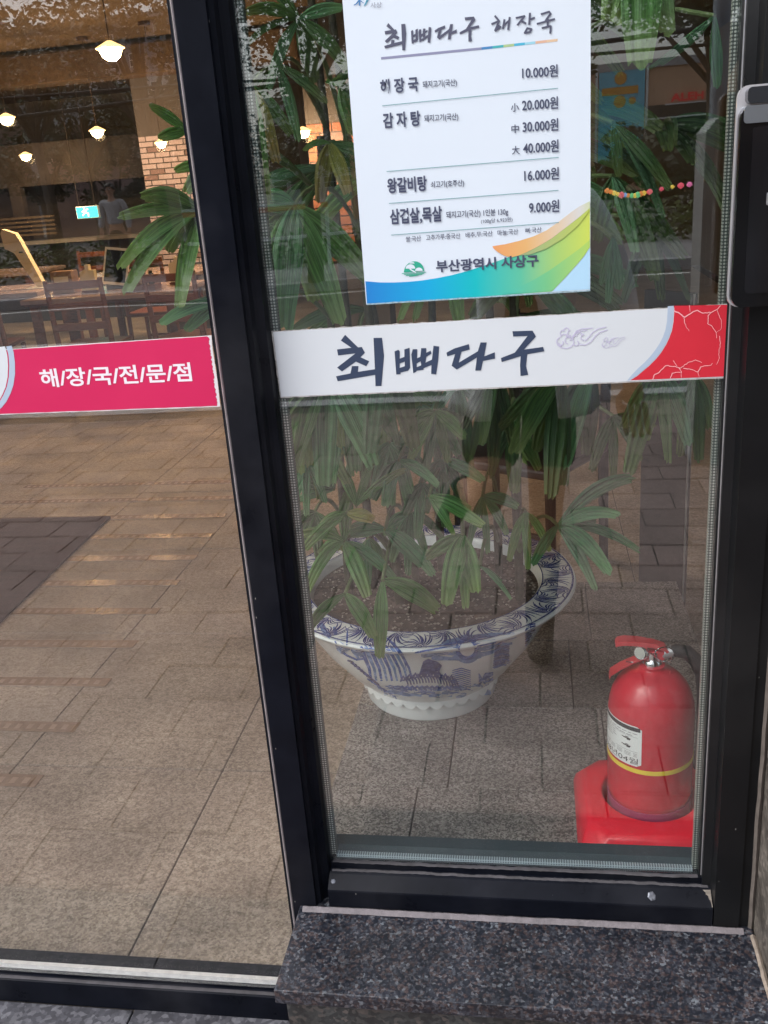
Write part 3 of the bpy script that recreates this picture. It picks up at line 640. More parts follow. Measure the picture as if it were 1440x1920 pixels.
def arc(cx, cy, r, a0, a1, n=9, k=1.0): return [(cx + r * math.cos(R(a0 + (a1 - a0) * i / n)), cy + k * r * math.sin(R(a0 + (a1 - a0) * i / n))) for i in range(n + 1)]
cloud = [arc(92, 300, 34, 250, 80), arc(92, 308, 18, 180, -40), arc(118, 275, 34, 200, 340), arc(150, 290, 26, 270, 100), [(65, 325), (90, 345), (130, 354), (165, 345), (188, 322)], arc(108, 232, 22, 120, 300), arc(135, 210, 20, 190, 350), arc(165, 232, 20, 270, 80), arc(152, 250, 16, 0, 200), [(150, 262), (172, 272), (195, 245), (215, 215), (255, 198), (345, 192)], [(165, 290), (185, 275), (200, 240), (230, 218), (300, 208)],
         arc(212, 278, 26, 130, 290), arc(240, 250, 22, 200, 340), arc(272, 265, 22, 280, 80), arc(212, 312, 20, 200, -60), [(240, 323), (285, 326), (330, 300), (365, 255), (400, 226), (460, 206)], [(285, 292), (315, 262), (345, 225), (385, 198), (450, 182)]]
for c in cloud: stroke(mb, Zr(c), 1.7, YB - .0005)
for c in cloud: stroke(mb, Zr([(418 + (x - 58) * .46, 265 + (y - 190) * .52) for x, y in c]), .8, YB - .0005)
mb.build('cloud_motif', LILAC, bd, recalc=False)
mb = MB()
for i, lp in enumerate(GLYPH): flat_poly(mb, lp, YB - .0004 - i * 2e-5)
mb.build('lettering', INK, bd, recalc=False)
seat(bd, onY(940, 735, -.0034))

# crimson band on the door glass
cb = thing('crimson_band', 'crimson safety band with white lettering across the door glass', 'sticker band')
mb = MB(); flat_poly(mb, [jag((-240, 672), (396.5, 628.5), 40, .3, 11) + [(398, 650), (408, 715), (413, 762)] + jag((413, 762.5), (-240, 786), 40, .4, 12)], -.0034); mb.build('backing', mat('torn_white', (0.72, 0.70, 0.72), 0.7), cb, recalc=False)
mb = MB(); flat_poly(mb, [jag((-240, 673.5), (388, 630.5), 40, .25, 13) + [(391.5, 633)] + jag((391.5, 634), (407, 757), 46, 1.5, 14)[1:] + [(407, 761)] + jag((407, 761), (-240, 785), 40, .3, 15)[1:]], YB); mb.build('crimson_sheet', CRIM, cb, recalc=False)
Zc = Z1(1 / .3056, 0, 600)
ro = Zc([(72,158),(84,200),(91,260),(92,330),(82,400),(65,450),(40,500),(10,538),(-40,575),(-120,615)]); ri = Zc([(38,162),(52,215),(57,280),(54,350),(42,410),(20,462),(-5,505),(-40,540),(-120,590)])
mb = MB(); flat_poly(mb, [ro + ri[::-1]], YB - .0003); mb.build('blue_arc', BLUEG, cb, recalc=False)
mb = MB(); flat_poly(mb, [[(x - 2.2, y) for x, y in ri] + [(-200, 780), (-200, 672)] + [(8, 649.5)]], YB - .00025); mb.build('white_end', WHT, cb, recalc=False)
lettering('lettering', '해/장/국/전/문/점', (79, 727), (361, 715), 35, mat('white_letters', (0.80, 0.74, 0.80), 0.4), cb, YB - .0004, 0.022)
seat(cb, onY(200, 770, -.0034))

# menu sheet
mn = thing('menu_sheet', 'pale blue-white printed price menu stuck on the fixed pane', 'menu')
YP = -.0034
loop = [onY(644.5, -40, YP), onY(1107, -40, YP), onY(1105.5, 545, YP), onY(687, 571.5, YP)]
x0, x1 = -.2232, .0738; zb, zt = 1.2585, 1.679
MB().prism([(x0, zb), (x1, zb + .0015), (x1, zt), (x0, zt)], 'y', -.0031, YP).build('paper', PAP, mn)
Y1 = YP - .0002
Zp = Z1(3, 640, 290)
edgeB = [(142, 842), (1400, 766)]
GRAD = ramp_mat('swoosh_gradient', [(0.0, (0.01, 0.20, 0.58)), (0.28, (0.0, 0.36, 0.66)), (0.5, (0.0, 0.46, 0.50)), (0.7, (0.10, 0.50, 0.33)), (0.86, (0.36, 0.58, 0.16)), (1.0, (0.56, 0.66, 0.10))], 0, 0.4)
mb = MB(); flat_poly(mb, [Zp([(135,712),(220,719),(300,719),(380,715),(450,708),(540,694),(620,678),(710,654),(800,625),(880,598),(950,573),(1030,544),(1100,514),(1180,470),(1250,418),(1330,355),(1398,296),(1398,520),(1365,570),(1330,612),(1260,690),(1185,770),(700,805),(144,838)])], Y1); mb.build('swoosh', GRAD, mn, recalc=False)
mb = MB(); flat_poly(mb, [Zp([(905,785),(1000,745),(1090,700),(1180,645),(1270,580),(1345,525),(1398,478),(1398,520),(1365,570),(1330,612),(1260,690),(1185,768)])], Y1 - .0003); mb.build('swoosh_fold', ramp_mat('fold_gradient', [(0.0, (0.05, 0.48, 0.42)), (0.5, (0.16, 0.52, 0.24)), (1.0, (0.42, 0.62, 0.12))], 0, 0.4), mn, recalc=False)
mb = MB(); flat_poly(mb, [Zp([(1398,524),(1366,574),(1331,616),(1261,694),(1188,770),(1398,757)])], Y1 - .00015); mb.build('blue_corner', mat('sky_ink', (0.42, 0.66, 0.85), 0.4), mn, recalc=False)
mb = MB(); flat_poly(mb, [Zp([(850,515),(925,503),(1000,485),(1080,460),(1150,428),(1220,380),(1290,325),(1340,290),(1398,262),(1398,300),(1330,358),(1250,420),(1180,474),(1100,520),(1040,550),(1000,566),(955,578),(915,568),(880,548),(856,528)])], Y1 - .0006); mb.build('orange_swoosh', ramp_mat('orange_gradient', [(0.0, (0.75, 0.32, 0.12)), (0.35, (0.72, 0.42, 0.16)), (0.7, (0.68, 0.55, 0.40)), (0.9, (0.62, 0.62, 0.60)), (1.0, (0.58, 0.64, 0.40))], 0, 0.4), mn, recalc=False)
mb = MB(); flat_poly(mb, [Zp([(1000,567),(1040,551),(1100,521),(1180,475),(1250,421),(1330,359),(1398,301),(1398,312),(1330,400),(1250,470),(1150,530),(1060,562)])], Y1 - .0008); mb.build('olive_fold', ramp_mat('olive_gradient', [(0.0, (0.30, 0.40, 0.22)), (1.0, (0.48, 0.58, 0.10))], 0, 0.4), mn, recalc=False)
mb = MB(); loop = Zp(jag((142, 838), (1398, 761), 90, 2.2, 21)) + Zp([(1400, 768), (145, 846)]); flat_poly(mb, [loop], Y1 - .001); mb.build('torn_edge', mat('torn_edge', (0.30, 0.42, 0.48), 0.8, noise=.5, nscale=200), mn, recalc=False)
# title bar
bar = [((714.5, 109.5), (903, 91), (0.24, 0.25, 0.38))]
cols = [(0.05, 0.22, 0.48), (0.05, 0.40, 0.44), (0.38, 0.52, 0.25), (0.06, 0.42, 0.62), (0.30, 0.60, 0.72), (0.68, 0.42, 0.30), (0.70, 0.50, 0.33)]
X = [903, 923.5, 944, 964, 984, 1004, 1025, 1045.5]
for k in range(7): bar.append(((X[k], 91 - (X[k] - 903) * .112), (X[k + 1], 91 - (X[k + 1] - 903) * .112), cols[k]))
for k, ((ax, ay), (bx, by), c) in enumerate(bar):
    mb = MB(); flat_poly(mb, [[(ax, ay - 2.4), (bx, by - 2.4), (bx, by + 2.4), (ax, ay + 2.4)]], Y1 - k * 1e-6); mb.build('title_bar', mat('bar_%d' % k, c, 0.5), mn, recalc=False)
mb = MB()
for (a, b) in (((717, 198.3), (1046, 165.3)), ((725, 321.5), (1047, 295)), ((729.5, 381.3), (1047, 356.8)), ((733.5, 440.7), (1047.5, 417.3))): stroke(mb, [a, b], 1.2, Y1 - .0008)
mb.build('rule_line', mat('teal_rule', (0.12, 0.30, 0.32), 0.5), mn, recalc=False)
# brush title: same letterforms as the band, mapped by three matching points
def aff(src, dst):
    (a, b), (c, d), (e, f) = src; M = Matrix(((a, b, 1), (c, d, 1), (e, f, 1))).inverted()
    ux = M @ Vector([p[0] for p in dst]); uy = M @ Vector([p[1] for p in dst])
    return lambda pts: [(ux[0] * x + ux[1] * y + ux[2], uy[0] * x + uy[1] * y + uy[2]) for x, y in pts]
T = aff([(647.1, 628), (1020.1, 658.6), (709.6, 723.9)], [(728, 43.3), (898.5, 51.7), (756.8, 94.3)])
mb = MB()
for i, lp in enumerate(GLYPH): flat_poly(mb, [T(q) for q in lp], Y1 - .0005 - i * 2e-5)
Zt = Z1(9, 900, 10)
for pts in ([(255,182),(310,250)], [(200,315),(325,262)], [(322,262),(255,425)], [(255,428),(345,365),(312,345),(275,400)], [(412,245),(388,390)], [(392,345),(480,270)], [(500,205),(475,405)],
            [(612,212),(750,182),(635,330)], [(700,262),(770,305)], [(842,135),(830,320)], [(842,240),(915,210)], [(800,385),(755,465),(840,452),(868,400),(800,385)],
            [(1035,148),(1165,108),(1190,140),(1110,255)], [(968,312),(1255,232)], [(1148,240),(1140,350)], [(1050,382),(1185,350)], [(1195,350),(1185,468)]):
    stroke(mb, Zt(pts), 34 / 9, Y1 - .0007)
mb.build('title_lettering', mat('title_ink', (0.075, 0.08, 0.13), 0.5), mn, recalc=False)
def L_(name, body, p0, p1, h, bold=0.012): lettering(name, body, p0, p1, h, PINK_, mn, Y1 - .0009, bold)
L_('menu_text', '해 장 국', (714, 177), (785, 171), 28, .03)
L_('small_text', '돼지고기(국산)', (793, 167.5), (857, 163), 15.5)
L_('price_text', '10.000원', (979, 148), (1046, 143.5), 23, .02)
L_('menu_text', '감 자 탕', (719, 241), (789, 236), 29, .03)
L_('small_text', '돼지고기(국산)', (796, 231), (859.5, 227), 15.5)
L_('size_text', '小', (958, 210), (973, 209), 16, .012); L_('price_text', '20.000원', (979, 208.5), (1046.5, 203.5), 23, .02)
L_('size_text', '中', (959, 250), (973, 249), 16, .012); L_('price_text', '30.000원', (980, 249), (1047, 244.5), 23, .02)
L_('size_text', '大', (960, 290), (974.5, 289), 16, .012); L_('price_text', '40.000원', (981, 289), (1047.5, 284.5), 23, .02)
L_('menu_text', '왕갈비탕', (727, 363), (801, 358), 29, .03); L_('small_text', '쇠고기(호주산)', (808, 354.5), (870.5, 351), 14.5)
L_('price_text', '16.000원', (983, 340.5), (1048, 336), 23, .02)
L_('menu_text', '삼겹살,목살', (732, 423), (829.5, 417), 31, .03); L_('small_text', '돼지고기(국산) 1인분 130g', (837, 411.5), (953, 405), 15)
L_('tiny_text', '(100g당 6,923원)', (902, 420.5), (961, 416.5), 9.5, .004); L_('price_text', '9.000원', (992, 400.5), (1048.5, 397), 23, .02)
L_('tiny_text', '쌀:국산', (761, 454), (789.5, 452), 10.5, .006); L_('tiny_text', '고추가루:중국산', (799, 451), (863, 447), 10.5, .006); L_('tiny_text', '배추,무:국산', (873, 446.5), (923.5, 443), 10.5, .006)
L_('tiny_text', '마늘:국산', (933, 442), (971.5, 439), 10.5, .006); L_('tiny_text', '뼈:국산', (985, 437.5), (1015.5, 435.5), 10, .006)
L_('office_text', '부산광역시 사상구', (818, 511), (1010, 499.5), 22.5, .028)
lettering('tiny_text', '사상', (695, 15), (716, 14), 10.5, mat('grey_ink', (0.30, 0.32, 0.38), .5), mn, Y1 - .0009, .004)
mb = MB(); stroke(mb, [(674, -8), (674, 10)], 2.4, Y1 - .0006); stroke(mb, [(673, 1), (668, 7), (664, 9.5)], 2.6, Y1 - .0006, .4); stroke(mb, [(676, 1.5), (681.5, 5.5)], 1.4, Y1 - .0006, .3); stroke(mb, [(668, -3), (681, -4)], 2, Y1 - .0006)
mb.build('blue_mark', mat('mark_blue', (0.05, 0.20, 0.45), .5), mn, recalc=False)
mb = MB(); stroke(mb, [(690, -6), (688, 2), (685, 8), (683, 10)], 4, Y1 - .0006, .6); mb.build('teal_mark', mat('mark_teal', (0.08, 0.30, 0.42), .5), mn, recalc=False)
# green dome emblem
Ze = Z1(12, 740, 460); EG = mat('emblem_green', (0.02, 0.36, 0.24), .5); EW = PAP
dome = [(435 + 228 * math.cos(a), 595 - 235 * math.sin(a) - (math.cos(a)) * 15) for a in [math.pi * k / 24 for k in range(25)]]
mb = MB(); flat_poly(mb, [Ze(dome + [(205, 612)])], Y1 - .0004); mb.build('emblem', EG, mn, recalc=False)
mb = MB()
h1 = [(355 + 108 * math.cos(a), 525 - 100 * math.sin(a)) for a in [math.pi * k / 16 for k in range(17)]]; h2 = [(545 + 85 * math.cos(a), 575 - 75 * math.sin(a)) for a in [math.pi * k / 12 for k in range(13)]]
h3 = [(390 + 60 * math.cos(a), 410 - 32 * math.sin(a)) for a in [math.pi * k / 10 for k in range(11)]]
flat_poly(mb, [Ze(h1)], Y1 - .0006); flat_poly(mb, [Ze(h2)], Y1 - .0007); flat_poly(mb, [Ze(h3)], Y1 - .0006); stroke(mb, Ze([(345, 530), (380, 560), (440, 590), (470, 612)]), 2.4, Y1 - .0008)
mb.build('emblem_hills', EW, mn, recalc=False)
mb = MB()
for a, b, y, w_ in ((165, 700, 622, 1.3), (210, 660, 648, 1.2), (255, 620, 668, 1.3), (330, 530, 686, 1.5)): stroke(mb, Ze([(a, y + 12), ((a + b) / 2, y), (b, y - 18)]), w_, Y1 - .0005)
mb.build('emblem_waves', EG, mn, recalc=False)
seat(mn, (-.075, -.0034, zb))

# ------------------------------------------------------------------ card reader / lock box on the jamb
LX0_ = .2345
lk = thing('lock_box', 'glossy black access box with a chrome rim on the right jamb', 'door lock')
GBL = mat('gloss_black', (0.004, 0.004, 0.005), 0.10, spec=0.35, noise=.1, nscale=5)
MB().box((LX0_ + .004, -.0533, 1.242), (.3120, -.0455, 1.483)).build('back_plate', GBL, lk)
def rrect(x0, x1, z0, z1, r, n=5):
    out = []
    for cx, cz, a0 in ((x1 - r, z1 - r, 0), (x0 + r, z1 - r, 90), (x0 + r, z0 + r, 180), (x1 - r, z0 + r, 270)):
        for k in range(n + 1): a = R(a0 + 90 * k / n); out.append((cx + r * math.cos(a), cz + r * math.sin(a)))
    return out
LX0, LX1, LZ0, LZ1 = .2345, .3150, 1.238, 1.487
MB().prism(rrect(LX0, LX1, LZ0, LZ1, .013), 'y', -.0535, -.0592).build('chrome_rim', mat('satin_rim', (0.72, 0.71, 0.75), 0.25, metal=.6), lk)
MB().prism(rrect(LX0 + .0016, LX1 - .003, LZ0 + .002, LZ1 - .022, .012), 'y', -.0595, -.078).build('housing', GBL, lk)
MB().prism(rrect(LX0 + .015, LX1 - .010, LZ0 + .018, LZ1 - .045, .006), 'y', -.078, -.0795).build('front_plate', mat('smoked_plate', (0.006, 0.006, 0.008), 0.12), lk)
MB().prism(rrect(LX0 + .0085, LX1 - .002, LZ1 - .020, LZ1 - .003, .005), 'y', -.0595, -.074).build('top_cap', mat('dark_cap', (0.05, .055, .065), .2, metal=.6), lk)
MB().prism(rrect(LX0 + .0045, LX1 - .002, LZ1 - .041, LZ1 - .0225, .004), 'y', -.0597, -.0800).build('top_bar', mat('brushed_cap', (0.28, 0.30, 0.33), .3, metal=.8), lk)
MB().prism(rrect(.2685, .2830, 1.356, 1.370, .002), 'y', -.0795, -.083).build('latch_tab', ALU, lk)
seat(lk, (.275, -.048, LZ0))


# ------------------------------------------------------------------ blue and white planter
PC = Vector((-.262, .71, PZ))
GLZ = mat('white_glaze', (0.80, 0.84, 0.84), 0.16, noise=.04, nscale=9, coat=.3)
pot = thing('planter_bowl', 'large blue and white porcelain planter bowl with a landscape painting', 'planter')
RIN, RUT, HIN, HUT = .272, .340, .288, .289
body = [(.128, .0), (.152, .0), (.156, .006), (.1545, .034), (.158, .040), (.168, .060), (.192, .086), (.222, .118), (.252, .158), (.280, .205), (.300, .240), (.316, .262), (.332, .270), (.343, .276), (.347, .283), (.345, .288), (RUT, HUT), (RIN, HIN), (.264, .280), (.258, .235), (.250, .18), (.20, .09), (.12, .03)]
bo = MB().lathe(body, PC, 96).build('bowl', GLZ, pot, True)
mb = MB()
NS = 34
for k in range(NS):                       # scalloped collar above the foot
    a0 = 2 * math.pi * k / NS; o = len(mb.v); n = 6
    for i in range(n + 1):
        t = i / n; a = a0 + t * 2 * math.pi / NS; dz = -.010 * math.sin(math.pi * t)
        for rr, zz in ((.1665, .060), (.1665, .047 + dz), (.1625, .046 + dz)): mb.v.append((PC.x + rr * math.cos(a), PC.y + rr * math.sin(a), PC.z + zz))
    for i in range(n):
        for q in range(2): mb.f.append((o + i * 3 + q, o + (i + 1) * 3 + q, o + (i + 1) * 3 + q + 1, o + i * 3 + q + 1))
mb.build('scalloped_collar', GLZ, pot, True, recalc=False)
COB = mat('cobalt_dark', (0.016, 0.040, 0.22), 0.25, noise=.5, nscale=90); COBM = mat('cobalt_mid', (0.035, 0.11, 0.42), 0.25, noise=.45, nscale=60); COBL = mat('cobalt_wash', (0.15, 0.27, 0.54), 0.25, noise=.35, nscale=40)
# rim scrollwork
mb = MB(); rnd = random.Random(4)
def rimP(th, t, lift=.0006):
    r = RIN + (RUT - RIN) * t; z = HIN + (HUT - HIN) * t + lift; return (PC.x + r * math.cos(th), PC.y + r * math.sin(th), PC.z + z)
def rstroke(pts, w):
    n = len(pts)
    for i in range(n - 1):
        (a, b), (c, d) = pts[i], pts[i + 1]; w0 = w * (math.sin(math.pi * (i + .25) / (n - .5)) ** .6); w1 = w * (math.sin(math.pi * (i + 1.25) / (n - .5)) ** .6) if i < n - 2 else w * .2
        R_ = .31; wid = RUT - RIN; dx, dy = (c - a) * R_, (d - b) * wid; L = math.hypot(dx, dy) or 1e-6; nx, ny = -dy / L, dx / L
        mb.add([rimP(a + nx * w0 / R_, b + ny * w0 / wid), rimP(c + nx * w1 / R_, d + ny * w1 / wid), rimP(c - nx * w1 / R_, d - ny * w1 / wid), rimP(a - nx * w0 / R_, b - ny * w0 / wid)], [(0, 1, 2, 3)])
NC = 40
for k in range(NC):
    wc = 2 * math.pi / NC; th = wc * (k + .5); up = k % 2; sg = 1 if (k // 2) % 2 else -1
    for q in range(11):
        a0 = 12 + 15.6 * q; pts = []
        for i in range(6):
            rr = .16 + .86 * i / 5 * (.82 + .18 * math.sin(q * 1.7)); an = R(a0 + sg * 34 * (i / 5) ** 1.3)
            u = rr * math.cos(an) * .62; v = rr * math.sin(an) * 1.02
            pts.append((th + wc * u * 1.35, .03 + v if up else .97 - v))
        rstroke([(a, max(.02, min(.98, b))) for a, b in pts], .00175)
    for rr in (.07, .15):
        rstroke([(th + wc * rr * 1.0 * math.cos(R(a)), (.03 + rr * 1.2 * math.sin(R(a))) if up else (.97 - rr * 1.2 * math.sin(R(a)))) for a in range(0, 181, 30)], .0016)
for t_, w_ in ((.0, .0012), (1.0, .0014), (.965, .0007)):
    n = 160
    for i in range(n):
        a, b = 2 * math.pi * i / n, 2 * math.pi * (i + 1) / n; d = w_ / (RUT - RIN)
        mb.add([rimP(a, t_ - d, .0008), rimP(b, t_ - d, .0008), rimP(b, t_ + d, .0008), rimP(a, t_ + d, .0008)], [(0, 1, 2, 3)])
mb.build('rim_scrollwork', COB, pot, recalc=False)
# painted landscape, laid on the glaze
bvh = BVHTree.FromPolygons([v.co[:] for v in bo.data.vertices], [tuple(p.vertices) for p in bo.data.polygons])
def hitP(px, py, off):
    h = bvh.ray_cast(CAM, ray(px, py).normalized())
    return None if h[0] is None else h[0] - ray(px, py).normalized() * off
def bstroke(mb, pts, w, off, taper=.3):
    pts = [(560 + x * .3889, 1000 + y * .3889) for x, y in pts]; q = [pts[0]]
    for a, b in zip(pts[:-1], pts[1:]):
        n = max(1, int(math.hypot(b[0] - a[0], b[1] - a[1]) / 5))
        for i in range(1, n + 1): q.append((a[0] + (b[0] - a[0]) * i / n, a[1] + (b[1] - a[1]) * i / n))
    n = len(q); prev = None; bstroke.k += 1; off += (bstroke.k % 12) * 2.5e-5
    for i in range(n):
        a = q[max(i - 1, 0)]; b = q[min(i + 1, n - 1)]; d = math.hypot(b[0] - a[0], b[1] - a[1]) or 1e-6; s = w * 1.35 * .3889 / 2 * (1 - taper * i / max(1, n - 1)) * (min(1, .5 + i * .4))
        nx, ny = -(b[1] - a[1]) / d * s, (b[0] - a[0]) / d * s
        A_, B_ = hitP(q[i][0] + nx, q[i][1] + ny, off), hitP(q[i][0] - nx, q[i][1] - ny, off)
        if A_ and B_ and prev: mb.add([prev[0], A_, B_, prev[1]], [(0, 1, 2, 3)])
        prev = (A_, B_) if A_ and B_ else None
bstroke.k = 0
rnd = random.Random(12)
d1, d2, d3 = MB(), MB(), MB()
for c in [[(550,572),(640,550),(760,530)],[(590,590),(700,578),(775,585)],[(690,532),(800,505),(920,488),(1040,480)],[(860,535),(950,520),(1050,498)],[(850,590),(900,580),(980,560)],[(610,560),(700,545),(770,548)],[(740,600),(820,606),(880,596)],[(880,560),(960,540),(1030,530)],[(640,600),(720,604),(790,608)]]: bstroke(d3, c, 20, .0006, .6)
for c in [[(560,576),(660,556),(770,540)],[(700,536),(820,512),(960,492)],[(860,545),(960,524),(1040,506)]]: bstroke(d2, c, 7, .0010, .7)
bstroke(d2, arc(812, 557, 46, 0, 370, 22), 15, .0012, 0)
bstroke(d3, arc(812, 557, 60, 0, 370, 22), 16, .0005, 0)
for k in range(9):
    x = 290 + k * 20; bstroke(d3 if k % 2 else d2, [(x + 10, 545 - 6 * math.sin(k)), (x + 25 + k * 3, 590), (x + 50 + k * 4, 650), (x + 60 + k * 5, 712)], 17 - k * .6, .0007, .5)
for k in range(8): bstroke(d2, [(420 + k * 5, 500 + k * 6), (460 + k * 6, 530 + k * 7), (500 + k * 3, 580 + k * 12)], 5, .0011, .7)
bstroke(d2, [(175,520),(190,560),(235,590),(280,610),(330,602)], 9, .0011); bstroke(d3, [(190,530),(210,560),(240,545)], 38, .0006); bstroke(d3, [(260,540),(290,580),(300,600)], 40, .0006); bstroke(d2, [(235,470),(232,540)], 7, .001)
for k in range(9): bstroke(d1, [(235 + k * 15, 612 + k * 12), (262 + k * 15, 622 + k * 13), (272 + k * 15, 645 + k * 12)], 12, .0012, .7)
for k in range(14):
    t = k / 13; bstroke(d1, [(600 - 20 * t, 622 + 60 * t), (625, 610 + 62 * t), (668 + 8 * math.sin(k), 622 + 58 * t), (690 - 25 * t, 640 + 52 * t)], 9, .0012, .5)
for k in range(18):
    x = 490 + k * 14.5; y = 690 - 22 * math.sin(k / 17 * math.pi); bstroke(d1, [(x, y + 26), (x + 14, y + 8 * (k % 2)), (x + 34, y + 26 + 20 * (k / 17)), (x + 38, y + 44 + 20 * (k / 17))], 11, .0013, .6)
for k in range(12):
    x = 480 + k * 24; bstroke(d2, [(x, 752 + 5 * math.sin(k)), (x + 20, 738), (x + 42, 758)], 12, .0010, .5)
for k in range(10): bstroke(d2, [(740 - k * 1.0, 662 + k * 10), (785, 650 + k * 10), (830, 664 + k * 10)], 4.5, .0011, .3)
for k in range(9): bstroke(d2, [(868, 740 - k * 8), (900, 676 + k * 7), (938, 672 + k * 8)], 7, .0011, .3)
for k in range(13): bstroke(d1 if k % 3 else d2, [(945 - k * .8, 545 + k * 8.5), (978, 526 + k * 9), (1016, 540 + k * 8)], 8, .0012, .4)
for k in range(9): bstroke(d1, [(1092, 470 + k * 9), (1118, 440 + k * 11), (1142, 436 + k * 10)], 9, .0012, .4)
bstroke(d2, [(940,650),(1000,625),(1060,605)], 9, .001); bstroke(d3, [(105,430),(130,480),(155,500)], 22, .0006); bstroke(d3, [(170,450),(180,490)], 16, .0006)
for k in range(26): x = rnd.uniform(380, 900); y = 775 + rnd.uniform(-22, 28) - abs(x - 640) * .10; bstroke(d3, [(x, y), (x + 34, y - 5), (x + 70, y + 2)], 14, .0007, .5)
for k in range(16): x = rnd.uniform(400, 880); y = 770 + rnd.uniform(-22, 24) - abs(x - 640) * .10; bstroke(d2, [(x, y), (x + 24, y - 4), (x + 50, y + 2)], 6, .0011, .6)
for k in range(9): bstroke(d2, [(330 + k * 14, 700 + k * 9), (352 + k * 14, 715 + k * 9), (360 + k * 14, 735 + k * 8)], 9, .0011, .6)
d1.build('dark_brushwork', COB, pot, recalc=False); d2.build('mid_brushwork', COBM, pot, recalc=False); d3.build('pale_brushwork', COBL, pot, recalc=False)
# soil
rnd = random.Random(5); mb = MB(); n = 28; o = 0
mb.v.append((PC.x, PC.y, PZ + .268))
for i in range(1, 13):
    for k in range(n * 2):
        a = math.pi * k / n; r = .2645 * i / 12; mb.v.append((PC.x + r * math.cos(a), PC.y + r * math.sin(a), PZ + .264 + rnd.uniform(-.004, .004) * (i < 12)))
for k in range(n * 2): mb.f.append((0, 1 + k, 1 + (k + 1) % (n * 2)))
for i in range(11):
    for k in range(n * 2): a = 1 + i * n * 2; mb.f.append((a + k, a + n * 2 + k, a + n * 2 + (k + 1) % (n * 2), a + (k + 1) % (n * 2)))
mb.build('soil', granite('potting_soil', [(0.0, (0.02, 0.013, 0.010)), (0.5, (0.05, 0.035, 0.027)), (0.8, (0.13, 0.10, 0.08)), (1.0, (0.22, 0.18, 0.15))], 90, .9, bump=.8), pot, True)
mb = MB()
for k in range(700):
    a = rnd.uniform(0, 6.28); r = .255 * math.sqrt(rnd.random()); s = rnd.uniform(.0018, .0045); c = Vector((PC.x + r * math.cos(a), PC.y + r * math.sin(a), PZ + .2665))
    mb.add([c + Vector((s * rnd.uniform(.7, 1.2) * dx, s * dy, s * .7 * dz)) for dx, dy, dz in ((1, 0, 0), (-1, 0, 0), (0, 1, 0), (0, -1, 0), (0, 0, 1), (0, 0, -1))], [(0, 2, 4), (2, 1, 4), (1, 3, 4), (3, 0, 4), (2, 0, 5), (1, 2, 5), (3, 1, 5), (0, 3, 5)])
tag(mb.build('gravel', mat('pale_gravel', (0.32, 0.28, 0.24), .8, noise=.5, nscale=40), pot), kind='stuff')
seat(pot, PC)

# ------------------------------------------------------------------ lady palm
def leaf_material(name, base, tip, rib):
    mt, nt, b = nodes_of(name); N = nt.nodes; L = nt.links
    uv = N.new('ShaderNodeUVMap'); sp = N.new('ShaderNodeSeparateXYZ'); L.new(uv.outputs[0], sp.inputs[0])
    cb_ = N.new('ShaderNodeCombineXYZ'); mu = N.new('ShaderNodeMath'); mu.operation = 'MULTIPLY'; mu.inputs[1].default_value = 26; L.new(sp.outputs[0], mu.inputs[0]); L.new(mu.outputs[0], cb_.inputs[0])
    m2 = N.new('ShaderNodeMath'); m2.operation = 'MULTIPLY'; m2.inputs[1].default_value = 1.3; L.new(sp.outputs[1], m2.inputs[0]); L.new(m2.outputs[0], cb_.inputs[1])
    oi = N.new('ShaderNodeObjectInfo'); L.new(oi.outputs['Random'], cb_.inputs[2])
    n = N.new('ShaderNodeTexNoise'); n.inputs['Scale'].default_value = 1.0; n.inputs['Detail'].default_value = 5; L.new(cb_.outputs[0], n.inputs['Vector'])
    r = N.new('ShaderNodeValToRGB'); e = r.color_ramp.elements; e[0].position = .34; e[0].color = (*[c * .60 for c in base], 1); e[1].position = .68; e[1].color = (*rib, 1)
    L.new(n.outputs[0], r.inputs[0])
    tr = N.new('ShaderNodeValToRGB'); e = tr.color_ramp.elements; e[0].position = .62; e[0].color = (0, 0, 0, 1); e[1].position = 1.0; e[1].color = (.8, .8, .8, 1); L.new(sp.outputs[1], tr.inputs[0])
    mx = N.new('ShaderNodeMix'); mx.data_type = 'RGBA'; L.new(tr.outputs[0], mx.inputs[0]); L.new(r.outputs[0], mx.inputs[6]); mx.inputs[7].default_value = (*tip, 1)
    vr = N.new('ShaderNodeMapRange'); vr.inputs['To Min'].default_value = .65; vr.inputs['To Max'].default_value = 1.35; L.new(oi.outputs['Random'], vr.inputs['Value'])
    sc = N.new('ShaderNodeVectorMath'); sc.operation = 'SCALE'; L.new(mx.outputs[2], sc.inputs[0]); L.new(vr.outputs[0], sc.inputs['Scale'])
    L.new(sc.outputs[0], b.inputs['Base Color']); b.inputs['Roughness'].default_value = .42
    bp = N.new('ShaderNodeBump'); bp.inputs['Strength'].default_value = .5; bp.inputs['Distance'].default_value = .002; L.new(n.outputs[0], bp.inputs['Height']); L.new(bp.outputs[0], b.inputs['Normal'])
    tl = N.new('ShaderNodeBsdfTranslucent'); L.new(sc.outputs[0], tl.inputs[0]); ms = N.new('ShaderNodeMixShader'); ms.inputs[0].default_value = .36
    L.new(b.outputs[0], ms.inputs[1]); L.new(tl.outputs[0], ms.inputs[2]); L.new(ms.outputs[0], N['Material Output'].inputs['Surface']); return mt
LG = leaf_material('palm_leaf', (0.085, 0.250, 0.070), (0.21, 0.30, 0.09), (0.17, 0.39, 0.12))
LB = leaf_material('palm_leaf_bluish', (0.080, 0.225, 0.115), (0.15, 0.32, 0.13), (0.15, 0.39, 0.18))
LD = leaf_material('palm_leaf_dark', (0.045, 0.125, 0.042), (0.14, 0.18, 0.05), (0.09, 0.20, 0.065))
